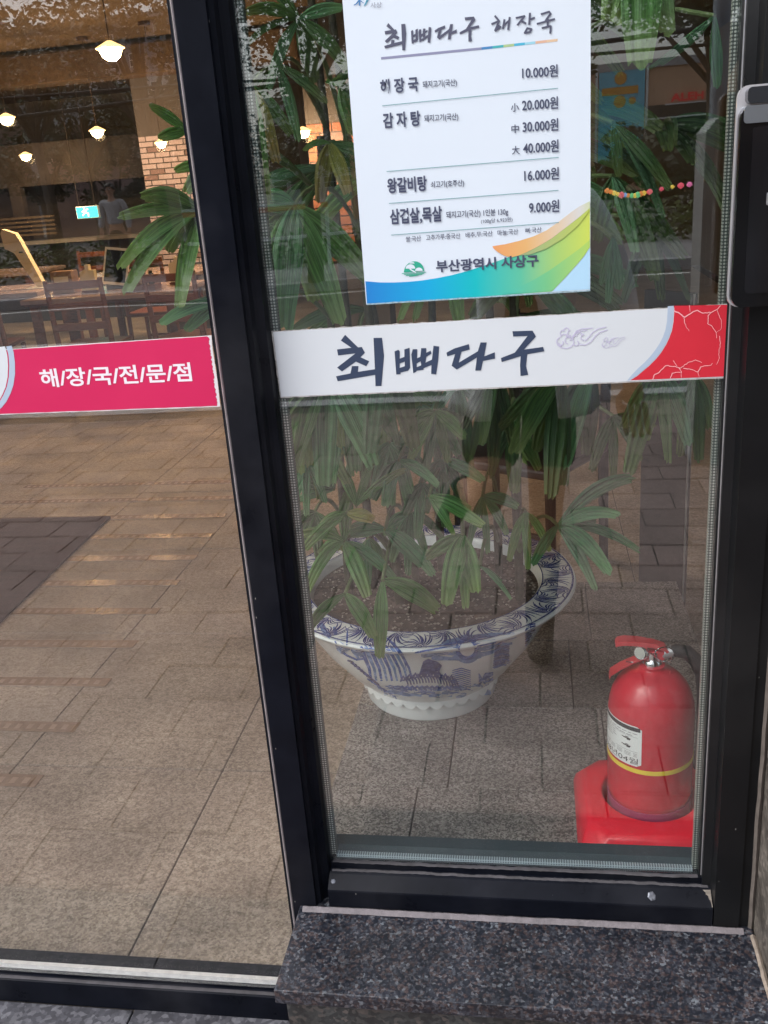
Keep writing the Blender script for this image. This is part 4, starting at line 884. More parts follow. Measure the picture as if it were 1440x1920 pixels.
LY = leaf_material('palm_leaf_yellowing', (0.28, 0.33, 0.06), (0.42, 0.30, 0.12), (0.42, 0.42, 0.12))
STEM = mat('palm_cane', (0.045, 0.042, 0.022), .6, noise=.5, nscale=60); PETI = mat('palm_petiole', (0.13, 0.19, 0.075), .45, noise=.2, nscale=30)
palm = thing('lady_palm', 'tall bushy lady palm with ribbed finger-like green leaves growing in the planter', 'palm')
rl = random.Random(21)
def leaflet(Bp, Tp, w, sag, m, parent, face=None, blunt=1.0):
    Bp, Tp = Vector(Bp), Vector(Tp); ax = Tp - Bp; L = ax.length
    mid = (Bp + Tp) / 2 + Vector((0, 0, sag)); n = 9
    face = face or Vector((rl.uniform(-.5, .5), -1, rl.uniform(.1, .9))).normalized()
    mb = MB(); fold = w * .16; tw = rl.uniform(-.35, .35)
    for i in range(n + 1):
        t = i / n; P = Bp * (1 - t) ** 2 + mid * 2 * t * (1 - t) + Tp * t * t
        T_ = ((mid - Bp) * (1 - t) + (Tp - mid) * t).normalized()
        fc = (Matrix.Rotation(tw * t, 3, T_) @ face)
        sd = T_.cross(fc); sd = sd.normalized() if sd.length > 1e-4 else Vector((1, 0, 0)); nm = sd.cross(T_).normalized()
        ww = w * (.20 + .80 * math.sin(min(1, t * 1.75 + .06) * math.pi / 2) ** 1.0) * (1 if t < .55 else 1 - (.42 + .45 * (1 - blunt)) * ((t - .55) / .45) ** 1.5) / 2
        for c in range(7):
            u = c / 6; z = (fold * (.5 if c % 2 else -.5)) * min(1, ww / (w / 2)); ex = 0
            if i == n: ex = rl.uniform(-.0, .075) * L * (1 - abs(u - .5) * 1.2)
            mb.v.append(P + sd * ((u - .5) * 2 * ww) + nm * (z + .25 * ww * abs(u - .5) * 2) + T_ * ex); mb.uv[len(mb.v) - 1] = (u + rl.random() * .0, t)
    for i in range(n):
        for c in range(6): a = i * 7 + c; mb.f.append((a, a + 1, a + 8, a + 7))
    return mb.build('leaflet', m, parent, True, recalc=False)
def frond(hub, tips, cane, m=LG, w=.036, sag=.03, mlist=None):
    hub = Vector(hub); cane = Vector(cane)
    mid = (hub + cane) / 2 + Vector((0, 0, .05 + .12 * (hub - cane).length))
    pts = [cane * (1 - t) ** 2 + mid * 2 * t * (1 - t) + hub * t * t for t in [k / 7 for k in range(8)]]
    fr = MB().tube(pts, [.0045] * 4 + [.0035] * 4, 6).build('frond', PETI, palm, True)
    for k, tp in enumerate(tips):
        tp = Vector(tp); ln = (tp - hub).length
        mm = mlist[k] if mlist else (m if rl.random() < .85 else LB)
        leaflet(hub + (tp - hub) * .02, tp, w * .88 * rl.uniform(.72, 1.14) * min(1.15, max(.75, ln / .2)), sag * rl.uniform(.5, 1.4) * ln / .2, mm, fr)
    return fr
PCAN = [Vector((PC.x + dx, PC.y + dy, 0)) for dx, dy in ((-.05, -.08), (.10, -.02), (-.13, .05), (.03, .10), (.17, .08), (-.02, .0), (.22, -.06), (-.17, -.05))]
cane_h = [1.75, 1.9, 2.05, 2.0, 1.6, 1.35, 1.85, 1.5]
cm = []
for i, (c, h) in enumerate(zip(PCAN, cane_h)):
    lean = Vector((rl.uniform(-.07, .07), rl.uniform(-.10, .04), 0)); pts = [Vector((c.x, c.y, PZ + .22)) + lean * (k / 9) ** 1.5 + Vector((0, 0, (h - PZ - .22) * k / 9)) for k in range(10)]
    rs = [.0095 - .0003 * k + (.0012 if k % 2 else 0) for k in range(10)]
    MB().tube(pts, rs, 9).build('cane', STEM, palm, True); cm.append(pts)
def near_cane(z, x): 
    best = min(range(len(cm)), key=lambda i: abs(cm[i][5].x - x) + (3 if cm[i][-1].z < z else 0)); pts = cm[best]
    return min(pts, key=lambda p: abs(p.z - z))
def F(hub, d, tips, m=LG, w=.036, sag=.03, mlist=None, td=None):
    H = onY(*hub, d); T_ = []
    for k, t in enumerate(tips):
        dd = (t[2] if len(t) > 2 else d + rl.uniform(-.09, .03)); T_.append(onY(t[0], t[1], max(.035, dd)))
    return frond(H, T_, near_cane(H.z - .12, H.x), m, w, sag, mlist)
# fronds that show through the fixed pane (hub pixel, depth, leaf-tip pixels)
F((645, 1015), .30, [(574, 1112, .16), (688, 1117, .20), (737, 1082, .26), (568, 1002, .24), (652, 925, .36), (600, 1040, .36)], w=.046, sag=.035)
F((647, 1113), .17, [(580, 1178, .08), (700, 1193, .12)], w=.042, sag=.045)
F((718, 1088), .22, [(712, 1230, .17), (818, 1142, .26)], w=.052, sag=.03)
F((722, 993), .28, [(810, 1075, .20), (793, 1058, .25), (650, 1000, .34)], m=LB, w=.044, sag=.035)
F((792, 905), .34, [(783, 1008, .28), (760, 965, .30), (838, 975, .3)], m=LB, w=.036)
F((650, 962), .30, [(572, 1028, .20), (604, 985, .28), (700, 975, .26)], w=.036, mlist=[LG, LG, LY])
F((668, 948), .32, [(756, 882, .26), (702, 858, .30), (640, 880, .33)], w=.032, sag=.02)
F((748, 864), .30, [(822, 910, .22), (722, 948, .27), (700, 935, .30), (790, 880, .36), (766, 955, .33)], m=LB, w=.038, sag=.045)
F((612, 690), .24, [(550, 882, .14), (577, 868, .17), (607, 905, .15), (698, 868, .18), (640, 835, .22)], w=.052, sag=.03)
F((660, 700), .30, [(700, 845, .24), (668, 880, .27), (735, 815, .30)], m=LB, w=.044)
F((560, 730), .22, [(540, 858, .14), (566, 885, .19), (596, 850, .22)], w=.044)
F((625, 918), .34, [(542, 902, .28), (555, 940, .30), (600, 880, .36)], m=LB, w=.034, sag=.015)
F((868, 1003), .20, [(838, 1131, .12), (873, 1136, .15), (892, 1108, .16), (802, 1045, .2)], w=.046, sag=.04)
F((805, 930), .22, [(905, 985, .16), (880, 955, .2), (850, 1000, .2)], w=.034, sag=.03)
F((1046, 985), .34, [(1182, 897, .30), (1157, 966, .26), (1116, 975, .34), (1140, 1070, .20), (1195, 1030, .30), (1115, 1103, .28), (1000, 1058, .24)], m=LB, w=.038, sag=.035)
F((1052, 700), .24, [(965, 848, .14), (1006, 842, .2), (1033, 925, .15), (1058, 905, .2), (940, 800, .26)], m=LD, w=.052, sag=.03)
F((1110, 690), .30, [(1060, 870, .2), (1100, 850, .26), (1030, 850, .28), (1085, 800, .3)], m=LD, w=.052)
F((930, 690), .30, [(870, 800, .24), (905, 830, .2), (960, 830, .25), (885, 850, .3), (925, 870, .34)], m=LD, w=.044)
F((1238, 690), .26, [(1180, 882, .14), (1252, 862, .2), (1290, 830, .24), (1210, 820, .28), (1170, 800, .3)], w=.046)
F((900, 1062), .3, [(957, 1122, .24), (940, 1090, .3)], m=LB, w=.016)
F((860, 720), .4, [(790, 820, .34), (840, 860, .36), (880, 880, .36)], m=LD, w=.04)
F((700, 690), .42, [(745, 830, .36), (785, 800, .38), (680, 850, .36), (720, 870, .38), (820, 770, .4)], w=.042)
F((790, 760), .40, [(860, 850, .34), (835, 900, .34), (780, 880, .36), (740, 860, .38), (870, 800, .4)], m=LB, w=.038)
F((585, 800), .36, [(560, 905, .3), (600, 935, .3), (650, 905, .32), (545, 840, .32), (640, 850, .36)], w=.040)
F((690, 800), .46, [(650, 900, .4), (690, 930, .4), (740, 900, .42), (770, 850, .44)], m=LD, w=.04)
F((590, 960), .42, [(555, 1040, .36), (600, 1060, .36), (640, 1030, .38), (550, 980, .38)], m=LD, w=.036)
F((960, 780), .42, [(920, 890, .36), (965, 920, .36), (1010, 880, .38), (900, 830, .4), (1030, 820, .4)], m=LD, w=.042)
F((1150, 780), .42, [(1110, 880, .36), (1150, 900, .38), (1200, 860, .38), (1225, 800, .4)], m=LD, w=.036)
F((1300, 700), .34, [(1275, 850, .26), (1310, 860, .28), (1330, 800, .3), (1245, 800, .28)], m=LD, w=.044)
for hub, d, tips in (((730, 830), .36, [(700, 925), (735, 945), (770, 920), (800, 880), (690, 880)]), ((830, 860), .34, [(800, 960), (835, 985), (870, 950), (905, 900), (790, 905)]), ((640, 790), .3, [(600, 870), (625, 905), (660, 890), (700, 850), (585, 830)]),
                     ((770, 960), .34, [(735, 1050), (765, 1075), (800, 1045), (720, 1000), (830, 1010)]), ((905, 930), .40, [(880, 1020), (915, 1035), (950, 1000), (970, 950)]), ((575, 860), .28, [(548, 950), (575, 965), (610, 940), (545, 890)]), ((690, 1010), .42, [(660, 1080), (690, 1095), (725, 1070)]),
                     ((815, 770), .30, [(770, 860), (800, 880), (840, 865), (870, 820), (755, 815)]), ((985, 960), .42, [(955, 1050), (990, 1065), (1030, 1030)])):
    F(hub, d, tips, m=rl.choice((LB, LG, LB)), w=.034, sag=.035)
# upper left strip
F((552, 385), .16, [(533, 612, .07), (636, 597, .09), (692, 520, .12), (484, 378, .14), (508, 505, .12), (590, 560, .16)], w=.060, sag=.03)
F((470, 160), .14, [(502, 372, .07), (518, 300, .10), (470, 330, .08), (545, 250, .14)], w=.034, mlist=[LG, LY, LG, LG])
F((618, 268), .20, [(652, 362, .14), (572, 282, .16), (705, 300, .18), (600, 378, .2), (672, 330, .2)], w=.036, mlist=[LY, LG, LG, LY, LG])
F((560, 35), .20, [(452, 98, .12), (460, 25, .14), (505, 165, .15), (640, 15, .2), (650, 128, .18), (590, 150, .2), (480, -60, .2)], m=LD, w=.036)
F((520, 120), .32, [(450, 190, .26), (610, 190, .3), (560, 260, .3), (470, 240, .28)], m=LD, w=.03)
F((640, 160), .26, [(690, 110, .2), (625, 150, .18), (700, 200, .22), (660, 250, .24)], w=.05)
F((500, 420), .3, [(455, 480, .22), (520, 560, .26), (560, 480, .3), (480, 540, .3)], m=LD, w=.045)
# upper right
F((1205, -120), .12, [(1200, 118, .06), (1250, 60, .1), (1150, 40, .1), (1165, 20, .14)], w=.080, sag=.01)
F((1340, 30), .2, [(1218, 128, .14), (1240, 118, .16), (1345, 160, .2)], m=LB, w=.024, sag=-.01)
F((1150, 230), .22, [(1255, 352, .14), (1240, 400, .18), (1160, 330, .2)], m=LD, w=.030)
F((1150, 445), .14, [(1140, 567, .08), (1128, 530, .1), (1160, 540, .1)], m=LB, w=.026, sag=.0)
F((1150, 330), .25, [(1190, 470, .2), (1230, 520, .2), (1120, 450, .24), (1280, 480, .24)], m=LD, w=.042)
F((1220, 420), .3, [(1290, 560, .24), (1240, 560, .26), (1170, 560, .26)], m=LD, w=.040)
# beyond the mullion, behind the door glass
F((375, 395), .30, [(267, 371, .22), (229, 406, .20), (228, 500, .18), (240, 545, .16), (338, 574, .18), (318, 470, .26)], w=.050, sag=.035)
F((352, 245), .34, [(283, 200, .28), (350, 190, .30), (300, 260, .30)], w=.036, sag=.015)
F((420, 565), .24, [(305, 606, .15), (352, 618, .18), (355, 585, .2)], m=LB, w=.046, sag=.03)
F((400, 310), .3, [(330, 320, .26), (350, 360, .28)], w=.04)
# the rest of the crown, mostly hidden behind the menu sheet and out of frame
for k in range(26):
    hx = rl.uniform(-.40, .28); hz = rl.uniform(.98, 2.15); hy = rl.uniform(.3, .95)
    if hx > -.1 and hz < 1.3: hx -= .3
    H = Vector((hx, hy, hz)); out = Vector((hx - PC.x, (hy - PC.y) * .8 - .1, 0)); out = (out.normalized() if out.length > .01 else Vector((0, -1, 0)))
    tips = []
    for q in range(rl.randint(5, 7)):
        a = R(-75 + 150 * q / 6 + rl.uniform(-10, 10)); dv = Matrix.Rotation(a, 3, 'Z') @ out; tips.append(H + dv * rl.uniform(.16, .25) + Vector((0, 0, rl.uniform(-.16, -.02))))
    tips = [Vector((t.x, max(.04, t.y), t.z)) for t in tips]
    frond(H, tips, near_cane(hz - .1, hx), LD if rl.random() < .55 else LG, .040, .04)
seat(palm, (PC.x, PC.y, PZ + .238))

# ------------------------------------------------------------------ fire extinguisher on its red stand
EX, EY = .1955, .235
REDX = mat('extinguisher_red', (0.56, 0.016, 0.034), 0.34, noise=.12, nscale=14, coat=.25); REDP = mat('red_stand_plastic', (0.80, 0.010, 0.030), 0.36, noise=.06, nscale=8, coat=.15)
st = thing('extinguisher_stand', 'square bright red plastic stand under the fire extinguisher', 'stand')
def octa(h, c): return [(-h + c, -h), (h - c, -h), (h, -h + c), (h, h - c), (h - c, h), (-h + c, h), (-h, h - c), (-h, -h + c)]
lv = [(0.0, .132, .012), (.006, .134, .012), (.030, .130, .022), (.048, .123, .032), (.058, .117, .034), (.063, .109, .034)]
mb = MB(); SY = .222
for z, h, c in lv: mb.v += [(EX + x, SY + y, PZ + z) for x, y in octa(h, c)]
for i in range(len(lv) - 1):
    for k in range(8): mb.f.append((i * 8 + k, i * 8 + (k + 1) % 8, (i + 1) * 8 + (k + 1) % 8, (i + 1) * 8 + k))
mb.f.append(tuple(range(8))[::-1]); o = len(mb.v) - 8; n = 48; ci = len(mb.v)
for r, z in ((.090, .064), (.085, .062), (.083, .045), (.081, .025), (.0, .025)):
    for k in range(n): a = 2 * math.pi * (k - .5) / n; mb.v.append((EX + r * math.cos(a), EY + r * math.sin(a), PZ + z))
for q in range(4):
    for k in range(n): mb.f.append((ci + q * n + k, ci + q * n + (k + 1) % n, ci + (q + 1) * n + (k + 1) % n, ci + (q + 1) * n + k))
on = octa(.109, .034)
def near8(k): a = 2 * math.pi * (k - .5) / n; return max(range(8), key=lambda q: (on[q][0] * math.cos(a) + on[q][1] * math.sin(a)) / math.hypot(*on[q]))
for k in range(n):
    a, b = near8(k), near8((k + 1) % n)
    if a == b: mb.f.append((o + a, ci + (k + 1) % n, ci + k))
    else: mb.f.append((o + a, o + b, ci + (k + 1) % n, ci + k))
sb = mb.build('base', REDP, st, True)
bv = sb.modifiers.new('soft', 'BEVEL'); bv.width = .004; bv.segments = 2; bv.limit_method = 'ANGLE'; bv.angle_limit = R(25)
MB().tube([(EX - .075, SY - .1255, PZ + .0405), (EX - .04, SY - .127, PZ + .042), (EX + .04, SY - .127, PZ + .042), (EX + .075, SY - .1255, PZ + .0405)], .0022, 6).build('moulded_rib', REDP, st, True)
# moulded stamp: ring and the number
STM = mat('stamp_relief', (0.66, 0.08, 0.10), .5)
mb = MB()
for r in (.0115, .0145):
    q = [(EX + .016 + r * math.cos(2 * math.pi * k / 28), SY - .1338 , PZ + .0225 + r * math.sin(2 * math.pi * k / 28)) for k in range(29)]; mb.tube(q, .0004, 4, cap=False)
vs, fs = text_mesh('20', .0); mb.add([(EX + .0095 + .013 * u, SY - .1345, PZ + .0175 + .010 * v) for u, v in vs], fs)
mb.build('moulded_stamp', STM, st, recalc=False)
seat(st, (EX, SY, PZ))

ext = thing('fire_extinguisher', 'red fire extinguisher with a yellow ring and a dated label', 'fire extinguisher')
ER = .0752; Z0 = PZ + .026; C3 = (EX, EY, 0)
prof = [(.0, Z0), (.068, Z0), (.0715, Z0 + .003), (.0720, Z0 + .044), (.0735, Z0 + .047), (ER, Z0 + .052), (ER, .488), (.0735, .506), (.0690, .524), (.061, .541), (.050, .554), (.038, .564), (.026, .569), (.022, .573), (.022, .578), (.0, .578)]
MB().lathe(prof, C3, 64).build('cylinder', REDX, ext, True)
MB().lathe([(.0724, Z0 + .002), (.0744, Z0 + .002), (.0750, Z0 + .042), (.0730, Z0 + .042)], C3, 64, closed=True).build('base_ring', mat('dull_purple_red', (0.36, 0.035, 0.11), .5), ext, True)
MB().lathe([(ER + .0001, .3965), (ER + .0008, .3965), (ER + .0008, .4050), (ER + .0001, .4050)], C3, 64, closed=True).build('yellow_band', mat('yellow_band', (0.80, 0.62, 0.05), .4, noise=.1), ext, True)
def cyl(th, z, r): return (EX + r * math.cos(th), EY + r * math.sin(th), z)
def patch(name, a0, a1, z0, z1, r, m, rd=0.0, n=14, slope=0):
    mb = MB(); rows = 8
    for i in range(n + 1):
        a = R(a0 + (a1 - a0) * i / n); e = min(i, n - i) / n * R(abs(a1 - a0)) * r; ins = (rd - math.sqrt(max(0, rd * rd - (rd - e) ** 2))) if e < rd else 0
        for q in range(rows + 1): mb.v.append(cyl(a, (z0 + ins) + (z1 - z0 - 2 * ins) * q / rows, r))
    for i in range(n):
        for q in range(rows): k = i * (rows + 1) + q; mb.f.append((k, k + rows + 1, k + rows + 2, k + 1))
    return mb.build(name, m, ext, recalc=False)
LBL = mat('label_paper', (0.78, 0.80, 0.80), .5); LBK = mat('label_ink', (0.03, 0.03, 0.035), .5); LGY = mat('label_grey', (0.22, 0.23, 0.25), .5)
LA0, LA1, LZA, LZB = 160, 252, .410, .491
patch('label', LA0, LA1, LZA, LZB, ER + .0006, LBL, .005)
patch('label_header', LA0 + 2, LA1 - 2, LZB - .010, LZB - .002, ER + .0009, LBK)
def ctext(body, a0, a1, z0, z1, m, bold=0.0, nm='label_print'):
    vs, fs = text_mesh(body, bold); mb = MB(); mb.add([cyl(R(a0 + (a1 - a0) * u), z0 + (z1 - z0) * v, ER + .0010) for u, v in vs], fs); mb.build(nm, m, ext, recalc=False)
ctext('\'28년04월', LA0 + 22, LA1 - 4, LZA + .004, LZA + .0165, LBK, .0, 'date_print')
mb = MB()
def cline(a0, a1, z, h):
    n = 5; o = len(mb.v)
    for i in range(n + 1): a = R(a0 + (a1 - a0) * i / n); mb.v += [cyl(a, z, ER + .0010), cyl(a, z + h, ER + .0010)]
    for i in range(n): mb.f.append((o + 2 * i, o + 2 * i + 2, o + 2 * i + 3, o + 2 * i + 1))
rnd = random.Random(2)
for k in range(6):
    z = LZB - .0155 - k * .0045; a = 172
    while a < (240 if k < 2 else 205): b = a + rnd.uniform(3, 9); cline(a, b, z, .0013); a = b + 2
for k in range(3): cline(178, 246, LZA + .0195 + k * .0028, .0009)
cline(212, 247, LZA + .029, .0006); cline(212, 247, LZB - .022, .0006)
mb.build('label_lines', LGY, ext, recalc=False)
mb = MB()
for z, s in ((.462, 1), (.447, -1)):
    cline(226, 237, z, .0024); cline(231, 236, z - .002, .002); cline(223, 226, z + .001, .0015); cline(229, 234, z + .003, .0015)
mb.build('label_pictogram', LBK, ext, recalc=False)
# valve, levers, pin, gauge, hose
MB().lathe([(.0, .574), (.0165, .574), (.0175, .580), (.0165, .586), (.012, .590), (.012, .604), (.0, .604)], C3, 20).build('valve_neck', CHROME, ext, True)
MB().bbox((EX - .016, EY - .010, .588), (EX + .020, EY + .010, .606), .003).build('valve_block', REDX, ext)
def lever(pts, w, t, m, nm):
    mb = MB(); n = len(pts)
    for (x, z), ww in zip(pts, w): mb.v += [(EX + x, EY - ww, z), (EX + x, EY + ww, z), (EX + x, EY + ww, z - t), (EX + x, EY - ww, z - t)]
    for i in range(n - 1):
        for k in range(4): mb.f.append((i * 4 + k, i * 4 + (k + 1) % 4, (i + 1) * 4 + (k + 1) % 4, (i + 1) * 4 + k))
    mb.f += [(0, 1, 2, 3), tuple(4 * (n - 1) + k for k in range(4))]; o = mb.build(nm, m, ext, True); b = o.modifiers.new('soft', 'BEVEL'); b.width = .0022; b.segments = 3; return o
REDL = mat('lever_red', (0.60, 0.05, 0.06), .35, noise=.1)
lever([(-.064, .622), (-.060, .6255), (-.048, .6275), (-.025, .626), (0, .622), (.020, .615), (.030, .602), (.030, .590)], [.008, .0115, .0125, .012, .0105, .010, .009, .008], .0085, REDL, 'top_lever')
lever([(-.074, .553), (-.072, .562), (-.055, .575), (-.035, .586), (-.015, .594), (.012, .596)], [.009, .0115, .0115, .010, .009, .009], .005, REDL, 'carry_handle')
mb = MB(); rc = Vector((EX + .018, EY - .014, .604)); ring = [rc + Vector((.0165 * math.cos(a), .002 * math.sin(2 * a), .0145 * math.sin(a))) for a in [2 * math.pi * k / 24 for k in range(25)]]
mb.tube(ring, .0012, 6, cap=False).tube([rc + Vector((-.013, 0, -.006)), rc + Vector((-.022, .0, .001)), rc + Vector((-.034, .001, .006)), rc + Vector((-.046, .002, .005)), rc + Vector((-.049, .003, .001))], .0012, 6)
mb.build('pin_ring', CHROME, ext, True)
g_ = MB().lathe([(0, -.006), (.0115, -.006), (.0125, -.003), (.0125, .004), (.0115, .006), (0, .005)], (0, 0, 0), 20).build('pressure_gauge', CHROME, ext, True); g_.location = (EX - .020, EY - .012, .606); g_.rotation_euler = (R(80), 0, R(-35))
g_ = MB().lathe([(0, .0052), (.0100, .0052), (.0100, .0062), (0, .0062)], (0, 0, 0), 20).build('gauge_dial', mat('gauge_dial', (0.45, .45, .42), .4), ext); g_.location = (EX - .020, EY - .012, .606); g_.rotation_euler = (R(80), 0, R(-35))
MB().tube([(EX - .036, EY - .03, .596), (EX - .048, EY - .032, .5985)], .0012, 6).build('safety_wire', CHROME, ext)
MB().tube([(EX + .003 + .018 * math.cos(a) + .008, EY - .045 + .03 * abs(math.cos(a)), .572 + .022 * math.sin(a) * -1) for a in [math.pi * k / 12 for k in range(13)]], .0007, 5).build('tag_cord', REDL, ext)
HO = mat('hose_rubber', (0.010, 0.012, 0.012), .5)
MB().tube([(EX + .022, EY, .598), (EX + .040, EY + .0, .604), (EX + .058, EY + .002, .600), (EX + .076, EY + .006, .580), (EX + .087, EY + .010, .552), (EX + .092, EY + .012, .515), (EX + .0925, EY + .013, .46), (EX + .0925, EY + .014, .40)], [.0085, .0115, .0130, .0130, .0125, .0118, .0110, .0105], 12).build('hose', HO, ext, True)
MB().tube([(EX + .0925, EY + .014, .40), (EX + .0925, EY + .014, .37), (EX + .0925, EY + .014, .355)], [.0095, .012, .014], 12).build('nozzle', HO, ext, True)
MB().tube([(EX + .016, EY, .597), (EX + .034, EY, .603)], .0105, 12).build('hose_coupling', ALU, ext, True)
seat(ext, (EX, EY, Z0))

# ------------------------------------------------------------------ the street behind the camera, seen mirrored in the panes
tag(MB().box((-400, -400, -.60), (400, .0, -.20)).build('ground', mat('bare_ground', (0.12, .12, .11), .9, noise=.3, nscale=1)), kind='structure')
pv = MB().box((-14, -4.86, -.20), (12, -.0, PVZ - .0065)).build('pavement', mat('paver_joint', (0.075, .066, .060), .9)); tag(pv, kind='structure')
# dark granite strip along the shop front, then clay pavers
for k in range(9):
    x0 = -1.376 - .6 * (k - 1) if k else -.776
    MB().bbox((x0 - .6 + .0015, -.288, PVZ - .02), (x0 - .0015, -.0185, PVZ), .002).build('kerb_slab', PAVE, pv)
for x0, x1 in ((-.776, -.4125), (-.4125, .19), (.19, .79), (.79, 1.39)): MB().bbox((x0 + .0015, -.288, PVZ - .02), (x1 - .0015, -.2235 if x1 > -.41 else -.0155, PVZ), .002).build('kerb_slab', PAVE, pv)
pm = {}
rest = MB(); cnt = 0; rnd = random.Random(31)
for r in range(22):
    y1 = -.292 - .2 * r; of = .15 if r % 2 else 0
    for k in range(-20, 14):
        x0 = k * .3 + of
        near = (-1.1 < x0 + .15 < 1.25 and r >= 3 and cnt < 210) or (-3.2 < x0 < -1.1 and 10 <= r and cnt < 290)
        dz = rnd.uniform(-.0016, .0006)
        if near:
            if 'm' not in pm: o = MB().bbox((.003, -.195, -.02), (.297, 0, 0), .004).build('paver', BRICKP, pv); pm['m'] = o.data
            else: o = bpy.data.objects.new('paver', pm['m']); COL.objects.link(o); o.parent = pv
            o.location = (x0, y1, PVZ + dz); cnt += 1
        else: rest.box((x0 + .003, y1 - .197, PVZ - .02), (x0 + .297, y1, PVZ + dz))
tag(rest.build('far_pavers', BRICKP, pv), kind='stuff')
tag(MB().box((-150, -5.02, -.20), (150, -4.862, PVZ + .004)).build('kerb', KERB), kind='structure')
tag(MB().box((-150, -12.9, -.24), (150, -5.022, -.155)).build('road', ASPH), kind='structure')
mk = MB(); mk.box((-40, -5.5, -.1545), (40, -5.38, -.151)); 
for k in range(12): mk.box((-24 + k * 4.2, -9.1, -.1545), (-22 + k * 4.2, -8.95, -.151))
mk.box((-40, -12.55, -.1545), (40, -12.43, -.151)); tag(mk.build('road_marking', PALEPAINT), kind='structure')
tag(MB().box((-150, -13.15, -.20), (150, -12.902, .0)).build('kerb', KERB), kind='structure')
tag(MB().box((-150, -16.0, -.20), (150, -13.152, -.005)).build('pavement', mat('far_pavement', (0.24, .24, .25), .8, noise=.2, nscale=3)), kind='structure')
LEAFM = mat('tree_foliage', (0.050, 0.075, 0.028), .6, noise=.6, nscale=1.6); LEAF2 = mat('tree_foliage_dark', (0.030, 0.052, 0.024), .6, noise=.6, nscale=1.4); LEAFB = mat('tree_foliage_brownish', (0.085, 0.075, 0.035), .6, noise=.6, nscale=1.5)
BARK = mat('bark', (0.09, .07, .055), .9, noise=.4, nscale=14)
def leaves(mb, c, rx, ry, rz, n, s, rnd):
    for _ in range(n):
        v = Vector((rnd.gauss(0, 1), rnd.gauss(0, 1), rnd.gauss(0, 1))).normalized() * (rnd.random() ** .45)
        p = Vector((c[0] + v.x * rx, c[1] + v.y * ry, c[2] + v.z * rz)); a = Vector((rnd.uniform(-1, 1), rnd.uniform(-1, 1), rnd.uniform(-.6, .6))).normalized(); b = a.cross(Vector((rnd.uniform(-1, 1), rnd.uniform(-1, 1), rnd.uniform(-1, 1)))).normalized(); ss = s * rnd.uniform(.6, 1.3)
        mb.add([p - a * ss, p + b * ss * .45, p + a * ss, p - b * ss * .45], [(0, 1, 2, 3)])
def tree(px, py, dist, r, lb, m=LEAFM, flat=.75, n=3200, s=.09, sparse=False):
    c = mir(px, py, dist); t = thing('street_tree', lb, 'tree', (c.x, c.y, -.01), 0, 'trees across the street mirrored in the glass'); rnd = random.Random(int(px * 7 + dist)); L = Vector((c.x, c.y, -.01)); h = c.z
    tr = MB(); tr.tube([(0, 0, 0), (.03, 0, h * .35), (-.04, .03, h * .7), (0, 0, h)], [.13, .11, .09, .05], 9)
    lobes = []
    for k in range(9):
        a = k * 2.4 + rnd.uniform(-.3, .3); q = rnd.uniform(.35, .8) * r; e = Vector((q * math.cos(a), q * math.sin(a), h + rnd.uniform(-.45, .55) * r * flat)); lobes.append(e)
        tr.tube([(0, 0, h * .6 + .04 * k), (e.x * .5, e.y * .5, (h * .6 + e.z) / 2 + .1), e], [.05, .035, .012], 6)
    tr.build('trunk', BARK, t, True); mb = MB()
    for e in lobes + [Vector((0, 0, h + r * .5 * flat))]: leaves(mb, e, r * .42, r * .42, r * .30, int(n / 10 * (.45 if sparse else 1)), s, rnd)
    mb.build('crown', m, t, recalc=False)
tree(250, 45, 13.8, 1.75, 'brownish green tree mirrored at the top of the door glass', LEAFB, n=3800, s=.055)
tree(40, 110, 17, 1.5, 'tree mirrored beside the lamp at the left edge of the door glass', LEAFB, sparse=True)
tree(150, 215, 24, 1.9, 'tree mirrored low behind the smaller pendant lamps', LEAF2)
tree(330, 250, 20, 1.5, 'dark tree mirrored beside the mullion above the pink brick pillar', LEAF2)
tree(545, 10, 13, 1.5, 'brownish tree mirrored above the palm at the left of the menu', LEAFB, n=6500, s=.05)
tree(1168, 330, 24, 1.25, 'dark conical tree mirrored in front of the blue banner', LEAF2, 1.5)
tree(1330, 330, 22, 1.55, 'dark bushy tree mirrored right of the blue banner', LEAF2, 1.1)
tree(1345, -30, 13, 1.6, 'tree mirrored at the top right of the fixed pane', LEAFM, n=12000, s=.05)
tree(880, 230, 20, 2.4, 'broad tree directly behind the photographer, mirrored behind the menu', LEAFM)
tree(-160, 150, 20, 3.0, 'broad tree beyond the left edge of the mirrored street', LEAFM)
# hedge
hd = MB(); rnd = random.Random(8)
for k in range(100): leaves(hd, (-21 + k * .42, -16.4 + rnd.uniform(-.15, .15), .33), .38, .5, .42, 210, .06, rnd)
tag(hd.build('hedge', mat('hedge_foliage', (0.085, 0.13, 0.035), .6, noise=.5, nscale=3)), 'long low clipped hedge along the far pavement, mirrored in the glass', 'hedge')
# railing along the far kerb, left
rl_ = thing('street_railing', 'long orange-topped white railing on the far kerb, mirrored left of the menu', 'railing')
RO = mat('orange_rail', (0.62, 0.22, 0.10), .5); RW = mat('white_rail', (0.72, .74, .76), .5)
a = mir(440, 389, 14.2); b = mir(612, 385, 14.2)
MB().box((a.x - .9, -14.24, a.z - .05), (b.x, -14.18, a.z + .03)).build('top_rail', RO, rl_); MB().box((a.x - .9, -14.25, a.z + .035), (b.x, -14.17, a.z + .075)).build('cap_rail', RW, rl_)
MB().box((a.x - .9, -14.24, .62), (b.x + .3, -14.18, .67)).build('lower_rail', RW, rl_)
for k in (0, 1.9): MB().box((b.x - .05 - k, -14.25, -.005), (b.x - k, -14.19, a.z - .05)).build('post', RW, rl_)
seat(rl_, (b.x, -14.2, 0))
